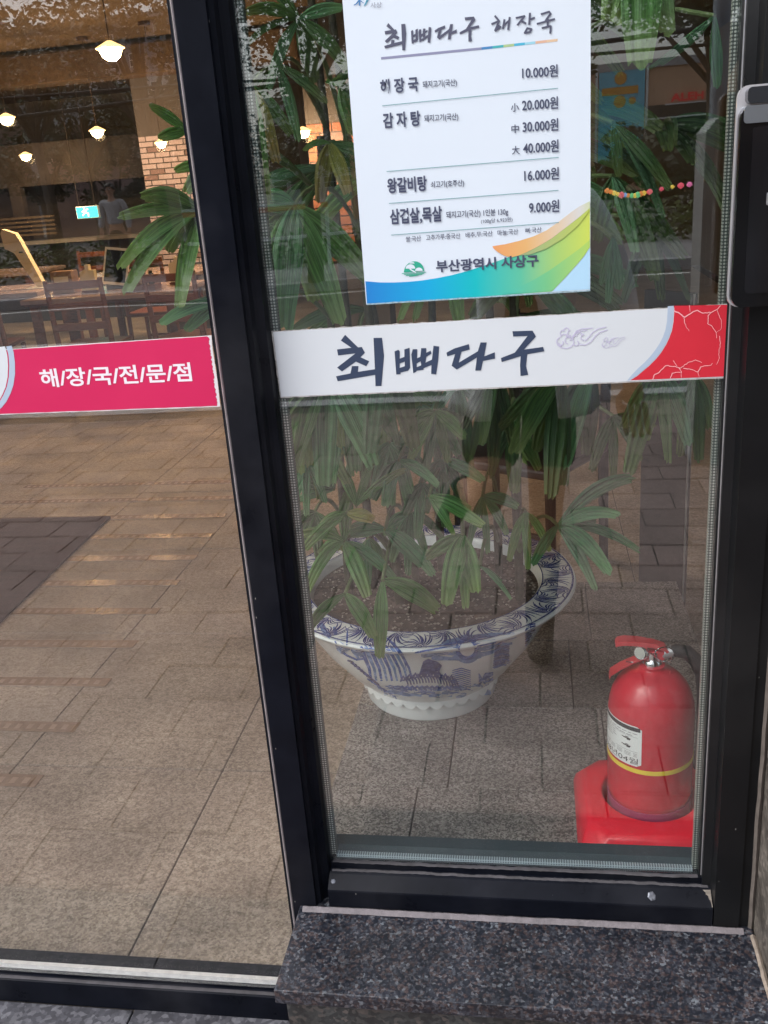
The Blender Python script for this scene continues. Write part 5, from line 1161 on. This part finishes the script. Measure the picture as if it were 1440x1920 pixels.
# more dark trees
tree(70, 330, 27, 1.7, 'low dark tree mirrored in front of the pinkish building, left', LEAF2, 1.0)
tree(215, 335, 28, 1.6, 'low dark tree mirrored behind the distant person in white', LEAF2, 1.0)
tree(560, 270, 24, 2.3, 'low dark tree mirrored behind the orange-topped railing', LEAF2, 1.0)
tree(1265, 300, 30, 1.5, 'small dark tree mirrored between the banner and the right jamb', LEAF2, 1.0)
# buildings
PANE = mat('dark_window', (0.03, .04, .05), .15); 
def building(lb, x0, x1, y, h, m, rows, cols, ww=.6, hh=.5, z0=.8, wm=None, fr=None, top=None, skipc=()):
    t = thing('building', lb, 'building', ((x0 + x1) / 2, y, -.2)); w = (x1 - x0)
    MB().box((-w / 2, -6, 0), (w / 2, 0, h + .2)).build('wall', m, t); MB().box((-w / 2 - .1, -6.1, h + .2), (w / 2 + .1, .12, h + .5)).build('roof_edge', top or KERB, t)
    cw, ch = w / cols, (h - z0) / rows; P = None
    for i in range(rows):
        for j in range(cols):
            if (i, j) in skipc: continue
            lx = -w / 2 + cw * (j + .5); lz = z0 + .2 + ch * (i + .5)
            if P is None:
                P = MB(); P.box((-cw * ww / 2, -.02, -ch * hh / 2), (cw * ww / 2, .02, ch * hh / 2)); f = P.build('window', wm or PANE, t); f.location = (lx, .0, lz)
                fm = MB()
                for q in ((-cw * ww / 2 - .05, -cw * ww / 2), (cw * ww / 2, cw * ww / 2 + .05)): fm.box((q[0], -.02, -ch * hh / 2 - .05), (q[1], .06, ch * hh / 2 + .05))
                for q in ((-ch * hh / 2 - .05, -ch * hh / 2), (ch * hh / 2, ch * hh / 2 + .05), (-.02, .02)): fm.box((-cw * ww / 2 - .001, -.015, q[0]), (cw * ww / 2 + .001, .055, q[1]))
                g = fm.build('frame', fr or RW, f); P = f.data; G = g.data
            else:
                f = bpy.data.objects.new('window', P); COL.objects.link(f); f.parent = t; f.location = (lx, .0, lz); g = bpy.data.objects.new('frame', G); COL.objects.link(g); g.parent = f
    return t
OB = mat('orange_brown_cladding', (0.62, 0.38, 0.25), .6, noise=.08, nscale=.6)
c0, c1 = mir(640, 135, 42), mir(1470, 104, 42)
obld = building('orange-brown building with a tall blue banner, mirrored at the right', c0.x, c1.x, -42, mir(1250, 122, 42).z, OB, 2, 5, .55, .35, 5.5, skipc=((0, 3), (1, 3), (0, 4), (1, 4), (0, 2), (1, 2)))
lou = mir(1212, 195, 42), mir(1300, 192, 42), mir(1212, 430, 42); ox, oy = obld.location.x, obld.location.y
MB().box((lou[0].x - ox, -.01, max(.3, lou[2].z + .2)), (lou[1].x + 1.5 - ox, .04, lou[0].z + .2)).build('dark_glazing', PANE, obld)
mb = MB(); z = lou[0].z + .2
for k in range(7): mb.box((lou[0].x - ox, .04, z - .55 - k * .95), (lou[0].x + 2.6 - ox, .09, z - .49 - k * .95))
mb.build('louvre', RW, obld)
ba, bb = mir(1123, 128, 41.9), mir(1206, 262, 41.9)
bn = thing('banner', 'tall light blue banner with orange discs and a bar on the orange-brown building', 'banner')
MB().box((ba.x, -41.97, bb.z - 1.6), (bb.x, -41.90, ba.z)).build('cloth', mat('banner_blue', (0.16, 0.55, 0.74), .6), bn)
OR_ = mat('banner_orange', (0.75, 0.36, 0.06), .5); mb = MB()
def disc(mb, c, r, y): mb.add([(c.x + r * math.cos(a), y, c.z + r * math.sin(a)) for a in [2 * math.pi * k / 24 for k in range(24)]], [tuple(range(24))])
disc(mb, mir(1163, 143, 41.85), .24, -41.88); disc(mb, mir(1162, 186, 41.85), .24, -41.88); c = mir(1162, 166, 41.85); mb.box((c.x - .72, -41.89, c.z - .14), (c.x + .72, -41.87, c.z + .14)); disc(mb, mir(1185, 184, 41.85), .14, -41.875)
mb.build('orange_motif', OR_, bn, recalc=False)
for q in (ba.x - .14, bb.x + .04): MB().box((q, -41.95, bb.z - 1.7), (q + .09, -41.86, ba.z + .05)).build('banner_pole', RW, bn)
seat(bn, (ba.x, -41.9, bb.z - 1.6))
rs = thing('shop_sign', 'small red lettered sign on the orange-brown building, mirrored', 'sign'); c = mir(1283, 178, 41.9)
vs, fs = text_mesh('ALEH', .03); mb = MB(); mb.add([(c.x - .6 + 1.25 * u, -41.80, c.z - .15 + .30 * v) for u, v in vs], fs); mb.build('red_lettering', mat('sign_red', (0.62, .02, .03), .5, emit=(.8, .03, .04), es=.25), rs, recalc=False)
MB().box((c.x - .8, -41.9, c.z - .26), (c.x + .8, -41.82, c.z - .21)).build('sign_rail', RW, rs); seat(rs, c)
WB = mat('white_building', (0.50, .52, .54), .6, noise=.05, nscale=.3)
c0, c1 = mir(505, 183, 60), mir(700, 165, 60)
building('long white building mirrored at the left of the menu', c0.x - .5, c1.x + 6, -60, mir(600, 180, 60).z, WB, 5, 12, .75, .55, 1.0)
c0, c1 = mir(150, 180, 55), mir(345, 150, 55)
building('pale grey building mirrored behind the trees in the door glass', c0.x, c1.x, -55, mir(240, 140, 55).z, mat('pale_grey_building', (0.55, .55, .56), .6), 3, 6, .6, .45, 2.5)
c0, c1 = mir(60, 255, 36), mir(215, 235, 36)
building('low pinkish shop building mirrored beneath the pendant lamps', c0.x, c1.x, -36, mir(130, 232, 36).z, mat('pink_render', (0.26, .17, .155), .7), 1, 5, .6, .35, 2.4)
c0, c1 = mir(-200, 60, 70), mir(330, 30, 70)
building('tall dark apartment block at the top of the mirrored street', c0.x, c1.x, -70, mir(240, 42, 70).z, mat('dark_block', (0.26, .26, .28), .6), 6, 10, .5, .45, 3)
building('plain grey apartment block far along the street to the right of the banner', 10.5, 34, -40, 12, mat('grey_block', (0.24, .24, .25), .6), 4, 9, .5, .45, 1.5)
building('long brown building at the far left end of the mirrored street', -60, -24, -38, 9, mat('brown_block', (0.20, .14, .11), .6), 3, 12, .5, .45, 1.5)
for dz_, px_, py_, px2_, py2_ in ((0, 1110, 80, 1345, 50), (1, 1110, 100, 1400, 78)):
    a_, b_ = mir(px_, py_, 9), mir(px2_, py2_, 9); dd = b_ - a_
    cbl = MB().tube([a_ - dd * 8, a_ - dd * 3, a_, b_, b_ + dd * 3, b_ + dd * 8], .022 - .007 * dz_, 8).build('overhead_cable', GASK); tag(cbl, ('thicker upper', 'thinner lower')[dz_] + ' black cable crossing above the street, mirrored right of the menu', 'cable')
# festoon lights in the hedge
fl = thing('festoon_string', 'string of small coloured lights above the far hedge, mirrored right of the menu', 'festoon'); rnd = random.Random(3)
P0 = [(1138, 357), (1165, 366), (1190, 368), (1212, 362), (1255, 352), (1285, 348), (1318, 343)]; P0 = [mir(x, y, 15.8) for x, y in P0]
MB().tube(P0, .008, 5).build('cable', GASK, fl)
cc = [(.9, .12, .18), (.9, .3, .08), (.85, .2, .45), (.2, .4, .9), (.95, .65, .1), (.2, .7, .3)]
for i in range(len(P0) - 1):
    for q in range(4 if i < 3 else 2):
        p = P0[i].lerp(P0[i + 1], (q + .3) / (4 if i < 3 else 2)); k = rnd.randrange(6); r = rnd.uniform(.035, .06)
        MB().lathe([(0, -r), (r * .8, -r * .5), (r, 0), (r * .7, r * .6), (0, r)], p, 10).build('bulb', mat('festoon_%d' % k, cc[k], .4, emit=cc[k], es=1.2), fl)
seat(fl, P0[0])
# steel post, grey cabinet
p = mir(1347, 80, 4.55); t = thing('steel_post', 'blue-grey steel post at the near kerb, mirrored at the right', 'post')
MB().tube([(p.x, -4.55, PVZ), (p.x, -4.55, 4.6)], .046, 16).build('pole', mat('post_blue_grey', (0.22, .27, .32), .45, metal=.3), t, True); MB().lathe([(.13, PVZ), (.13, PVZ + .02), (.07, PVZ + .05)], (p.x, -4.55, 0), 16).build('base_plate', DARKW, t); seat(t, (p.x, -4.55, PVZ))
t = thing('utility_cabinet', 'tall narrow grey cabinet with rounded top on the pavement, mirrored beside the jamb', 'cabinet')
a, b = mir(1318, 300, 3.3), mir(1372, 300, 3.3)
MB().prism([(a.x, PVZ), (b.x, PVZ), (b.x, 1.50), (b.x - .05, 1.56), (a.x + .05, 1.56), (a.x, 1.50)], 'y', -3.55, -3.3).build('housing', mat('cabinet_grey', (0.30, .31, .31), .5), t)
MB().box((a.x + .02, -3.30, .1), (b.x - .02, -3.29, 1.44)).build('door', mat('cabinet_door', (0.26, .27, .27), .45), t); seat(t, (a.x, -3.4, PVZ))

# ------------------------------------------------------------------ people
def skin(name, nodes, edges, m, parent, sub=2, root=0):
    me = bpy.data.meshes.new(name); me.from_pydata([n[0] for n in nodes], edges, []); o = bpy.data.objects.new(name, me); COL.objects.link(o)
    o.modifiers.new('skin', 'SKIN'); sv = me.skin_vertices[0].data
    for i, n in enumerate(nodes): r = n[1] if isinstance(n[1], tuple) else (n[1], n[1]); sv[i].radius = r; sv[i].use_root = (i == root)
    s = o.modifiers.new('sub', 'SUBSURF'); s.levels = sub; s.render_levels = sub
    bpy.context.view_layer.update(); dg = bpy.context.evaluated_depsgraph_get(); m2 = bpy.data.meshes.new_from_object(o.evaluated_get(dg)); m2.name = name
    bpy.data.objects.remove(o); ob = bpy.data.objects.new(name, m2); COL.objects.link(ob); m2.materials.clear(); m2.materials.append(m); m2.polygons.foreach_set('use_smooth', [True] * len(m2.polygons)); ob.parent = parent
    return ob
SKINM = mat('skin', (0.46, 0.25, 0.17), .5, noise=.06, nscale=12)
def person(lb, J, cloth, group=None, skinm=SKINM):
    t = thing('person', lb, 'person', group=group)
    V = {k: Vector(v) for k, v in J.items() if not k.startswith('curl')}
    N = []; E_ = []
    def nd(p, r): N.append((tuple(p), r)); return len(N) - 1
    pel = nd(V['pelvis'], (.12, .085)); bl = nd(V['pelvis'].lerp(V['chest'], .5), (.105, .075)); ch = nd(V['chest'], (.14, .085)); nk0 = nd(V['chest'].lerp(V['head'], .45), (.062, .055)); nk = nd(V['chest'].lerp(V['head'], .62), .048)
    chin = nd(V['head'] + Vector((0, .012, -.075)), (.055, .062)); hd_ = nd(V['head'], (.075, .09)); tp = nd(V['head'] + Vector((0, -.005, .075)), (.058, .07))
    E_ += [(pel, bl), (bl, ch), (ch, nk0), (nk0, nk), (nk, chin), (chin, hd_), (hd_, tp)]
    hands = []
    for s in 'RL':
        sh, el, wr, ha = V['sh' + s], V['el' + s], V['wr' + s], V['ha' + s]
        a = nd(sh, .052); b = nd(sh.lerp(el, .5), .043); c = nd(el, .037); d = nd(el.lerp(wr, .4), .035); e = nd(wr, (.024, .028)); f = nd(wr.lerp(ha, .55), (.018, .036)); E_ += [(ch, a), (a, b), (b, c), (c, d), (d, e), (e, f)]; hands.append((wr, ha, s))
        hp, kn, an, to = V['hp' + s], V['kn' + s], V['an' + s], V['to' + s]
        a = nd(hp, .085); b = nd(hp.lerp(kn, .5), .075); c = nd(kn, .055); d = nd(kn.lerp(an, .35), .055); e = nd(an, .036); f = nd(to, .03); E_ += [(pel, a), (a, b), (b, c), (c, d), (d, e), (e, f)]
    body_ = skin('body', N, E_, skinm, t)
    for wr, ha, s in hands:
        ax = (ha - wr).normalized(); sd = Vector((1, 0, 0)) if abs(ax.x) < .8 else Vector((0, 0, 1)); sd = (sd - ax * sd.dot(ax)).normalized(); nm = ax.cross(sd); curl = J.get('curl' + s, .4)
        if nm.y < 0: nm = -nm
        for k, (off, ln) in enumerate(((-.027, .058), (-.009, .070), (.009, .074), (.027, .066))):
            p0 = wr.lerp(ha, .5) + sd * off; p1 = wr.lerp(ha, .5) + ax * .045 + sd * off * 1.1; p2 = p1 + (ax * math.cos(curl) + nm * math.sin(curl)) * ln * .5; p3 = p2 + (ax * math.cos(curl * 2) + nm * math.sin(curl * 2)) * ln * .45
            skin('finger', [(tuple(p0), .009), (tuple(p1), .0095), (tuple(p2), .0085), (tuple(p3), .007)], [(0, 1), (1, 2), (2, 3)], skinm, t, 1)
        q = -1 if s == 'R' else 1; p0 = wr.lerp(ha, .15) + sd * q * .014; p1 = p0 + ax * .028 + sd * q * .028; p2 = p1 + ax * .03 + nm * .014; p3 = p2 + ax * .022 + nm * .012
        skin('thumb', [(tuple(p0), .012), (tuple(p1), .0105), (tuple(p2), .0095), (tuple(p3), .008)], [(0, 1), (1, 2), (2, 3)], skinm, t, 1)
    h = V['head']; fy = .082
    for q in (-1, 1):
        MB().lathe([(0, -.010), (.008, -.006), (.011, 0), (.008, .006), (0, .010)], h + Vector((q * .030, fy, .004)), 12).build('eye', WHITEP, t, True)
        MB().lathe([(0, -.0045), (.0045, 0), (0, .0045)], h + Vector((q * .030, fy + .0095, .004)), 8).build('pupil', GASK, t, True)
        MB().lathe([(.0, -.028), (.010, -.018), (.013, .008), (.009, .024), (0, .028)], h + Vector((q * .079, -.005, -.008)), 10).build('ear', skinm, t, True)
        MB().tube([h + Vector((q * .045, fy + .002, .022)), h + Vector((q * .030, fy + .008, .027)), h + Vector((q * .014, fy + .006, .023))], .003, 6).build('eyebrow', cloth['hair'], t, True)
    skin('nose', [(tuple(h + Vector((0, fy + .002, .008))), .008), (tuple(h + Vector((0, fy + .018, -.022))), .011)], [(0, 1)], skinm, t, 1)
    MB().tube([h + Vector((-.022, fy - .002, -.050)), h + Vector((0, fy + .008, -.051)), h + Vector((.022, fy - .002, -.050))], .0045, 6, flat=.7).build('mouth', mat('lips', (0.42, .14, .12), .5), t, True)
    # hair cap
    mb = MB(); o = 0; nn = 20
    for i in range(9):
        ph = math.pi * .60 * i / 8
        for k in range(nn):
            a = 2 * math.pi * k / nn; fr = max(0, math.sin(a)); lim = 1 - .42 * fr * (i / 8); x = .092 * math.sin(ph * lim) * math.cos(a); y = .108 * math.sin(ph * lim) * math.sin(a) - .008; z = .105 * math.cos(ph * lim) + .012
            mb.v.append((h.x + x, h.y + y, h.z + z))
    for i in range(8):
        for k in range(nn): mb.f.append((i * nn + k, (i + 1) * nn + k, (i + 1) * nn + (k + 1) % nn, i * nn + (k + 1) % nn))
    so_ = mb.build('hair', cloth['hair'], t, True); sm = so_.modifiers.new('thick', 'SOLIDIFY'); sm.thickness = .012
    # jacket
    J_ = []; E2 = []
    def n2(p, r): J_.append((tuple(p), r)); return len(J_) - 1
    hem = cloth.get('hem', 0.0); ph_ = n2(V['pelvis'] + Vector((0, 0, .06)), (.165, .125)); w_ = n2(V['pelvis'].lerp(V['chest'], .5), (.155, .112)); c_ = n2(V['chest'], (.165, .112)); col_ = n2(V['chest'].lerp(V['head'], .50), (.070, .066))
    E2 += [(ph_, w_), (w_, c_), (c_, col_)]
    for s in 'RL':
        sh, el, wr = V['sh' + s], V['el' + s], V['wr' + s]; lo = cloth.get('sleeve', .93)
        a = n2(sh, .072); b = n2(sh.lerp(el, .5), .064); c = n2(el, .060); d = n2(el.lerp(wr, .5), .056); e = n2(el.lerp(wr, lo), .048) ; E2 += [(c_, a), (a, b), (b, c), (c, d), (d, e)]
    jk = skin('jacket', J_, E2, cloth['top'], t)
    S_ = []; E3 = []; p_ = len(S_); S_.append((tuple(V['pelvis'] + Vector((0, 0, .05))), (.145, .112))); S_.append((tuple(V['pelvis']), (.150, .115))); E3.append((0, 1))
    for s in 'RL':
        hp, kn, an = V['hp' + s], V['kn' + s], V['an' + s]; b = len(S_); S_ += [(tuple(hp), .105), (tuple(hp.lerp(kn, .5)), .096)]; E3 += [(1, b), (b, b + 1)]
        if cloth.get('long'): S_ += [(tuple(kn), .072), (tuple(kn.lerp(an, .5)), .064), (tuple(an), .056)]; E3 += [(b + 1, b + 2), (b + 2, b + 3), (b + 3, b + 4)]
        else: S_ += [(tuple(hp.lerp(kn, .72)), .090)]; E3 += [(b + 1, b + 2)]
    skin('trousers' if cloth.get('long') else 'shorts', S_, E3, cloth['bottom'], t, 2, 1)
    for s in 'RL':
        kn, an, to = V['kn' + s], V['an' + s], V['to' + s]; up_ = an.lerp(kn, cloth.get('boot' + s, .12)); skin('boot' if cloth.get('boot' + s) else 'shoe', [(tuple(up_), .058 if cloth.get('boot' + s) else .046), (tuple(an), .050), (tuple(an.lerp(to, .55)), (.046, .042)), (tuple(to), (.046, .038)), (tuple(to + (to - an).normalized() * .03), (.034, .028))], [(0, 1), (1, 2), (2, 3), (3, 4)], cloth['shoe'], t, 2)
    if cloth.get('shirt'):
        mb = MB(); nn = 40; g0, g1 = R(90 + 24), R(90 + 336); rows = 7; pz = V['pelvis']
        for i in range(rows + 1):
            for k in range(nn + 1):
                a = g0 + (g1 - g0) * k / nn; f = i / rows; wv = 1 + .045 * math.sin(a * 9 + f * 2) * f + .03 * math.sin(a * 17 + 1) * f; fl_ = .88 + .22 * f
                mb.v.append((pz.x + .222 * fl_ * wv * math.cos(a), pz.y + .178 * fl_ * wv * math.sin(a) + .012, pz.z + .13 - .25 * f + .012 * math.sin(a * 5) * f))
        for i in range(rows):
            for k in range(nn): q_ = i * (nn + 1) + k; mb.f.append((q_, q_ + 1, q_ + nn + 2, q_ + nn + 1))
        o_ = mb.build('jacket_hem', cloth['top'], t, True); sm_ = o_.modifiers.new('thick', 'SOLIDIFY'); sm_.thickness = .008
        skin('shirt', [(tuple(V['pelvis'] + Vector((0, .085, -.15))), (.085, .095)), (tuple(V['pelvis'].lerp(V['chest'], .5) + Vector((0, .055, 0))), (.072, .080)), (tuple(V['chest'] + Vector((0, .045, 0))), (.06, .075))], [(0, 1), (1, 2)], cloth['shirt'], t)
    return t
GJ = mat('grey_jacket_cloth', (0.78, 0.82, 0.88), .8, noise=.12, nscale=9, bump=.6, bscale=60); BLC = mat('black_cloth', (0.012, .012, .014), .8, noise=.3, nscale=12, bump=.5, bscale=80); HAIR = mat('black_hair', (0.01, .008, .007), .5, noise=.3, nscale=60)
ph1 = person('person in grey jacket and black shorts holding up a phone, mirrored in the pane',
    dict(pelvis=(-.03, -1.56, .86), chest=(-.02, -1.60, 1.20), head=(.0, -1.57, 1.54), shR=(.15, -1.61, 1.33), elR=(.235, -1.55, 1.08), wrR=(.275, -1.44, .82), haR=(.285, -1.40, .70), curlR=.35,
         shL=(-.19, -1.61, 1.33), elL=(-.27, -1.50, 1.09), wrL=(-.085, -1.375, 1.325), haL=(-.045, -1.325, 1.385), curlL=.9,
         hpR=(.05, -1.55, .80), knR=(.025, -1.44, .43), anR=(.0, -1.47, .05), toR=(.0, -1.33, .0), hpL=(-.12, -1.55, .80), knL=(-.145, -1.30, .49), anL=(-.225, -1.56, .47), toL=(-.285, -1.52, .355)),
    dict(top=GJ, bottom=BLC, shoe=BLC, hair=HAIR, shirt=BLC, bootR=.80, hem=-.18))
seat(ph1, (0, -1.5, PVZ))
PH = mat('phone_body', (0.02, .02, .025), .2); ph = thing('smartphone', 'dark smartphone held up toward the glass by the person in grey', 'phone')
rot = Matrix((r_, f_, -d_)).transposed(); pc = CAM - f_ * .014 - r_ * .018 + d_ * .058
MB().obox(pc, (.074, .008, .156), rot).build('body', PH, ph); MB().obox(pc - f_ * .0045, (.068, .001, .148), rot).build('screen', mat('phone_screen', (0.05, .06, .07), .1, emit=(.4, .42, .45), es=.4), ph); seat(ph, pc)
q = mir(190, 470, 13.9)
pd = person('distant person in white shirt and black trousers mirrored beside the exit sign',
    {k: (q.x + v[0], -14.6 + v[1], v[2]) for k, v in dict(pelvis=(0, 0, .92), chest=(0, 0, 1.26), head=(0, .02, 1.58), shR=(.19, 0, 1.38), elR=(.24, -.02, 1.12), wrR=(.25, .06, .90), haR=(.25, .09, .80), shL=(-.19, 0, 1.38), elL=(-.24, .02, 1.12), wrL=(-.24, .1, .92), haL=(-.24, .13, .82),
         hpR=(.09, 0, .86), knR=(.10, .02, .48), anR=(.10, 0, .08), toR=(.11, .14, .03), hpL=(-.09, 0, .86), knL=(-.10, .03, .48), anL=(-.10, 0, .08), toL=(-.11, .14, .03)).items()},
    dict(top=mat('white_shirt', (0.36, .39, .44), .8), bottom=BLC, shoe=BLC, hair=HAIR, long=True))
seat(pd, (q.x, -14.6, -.005))
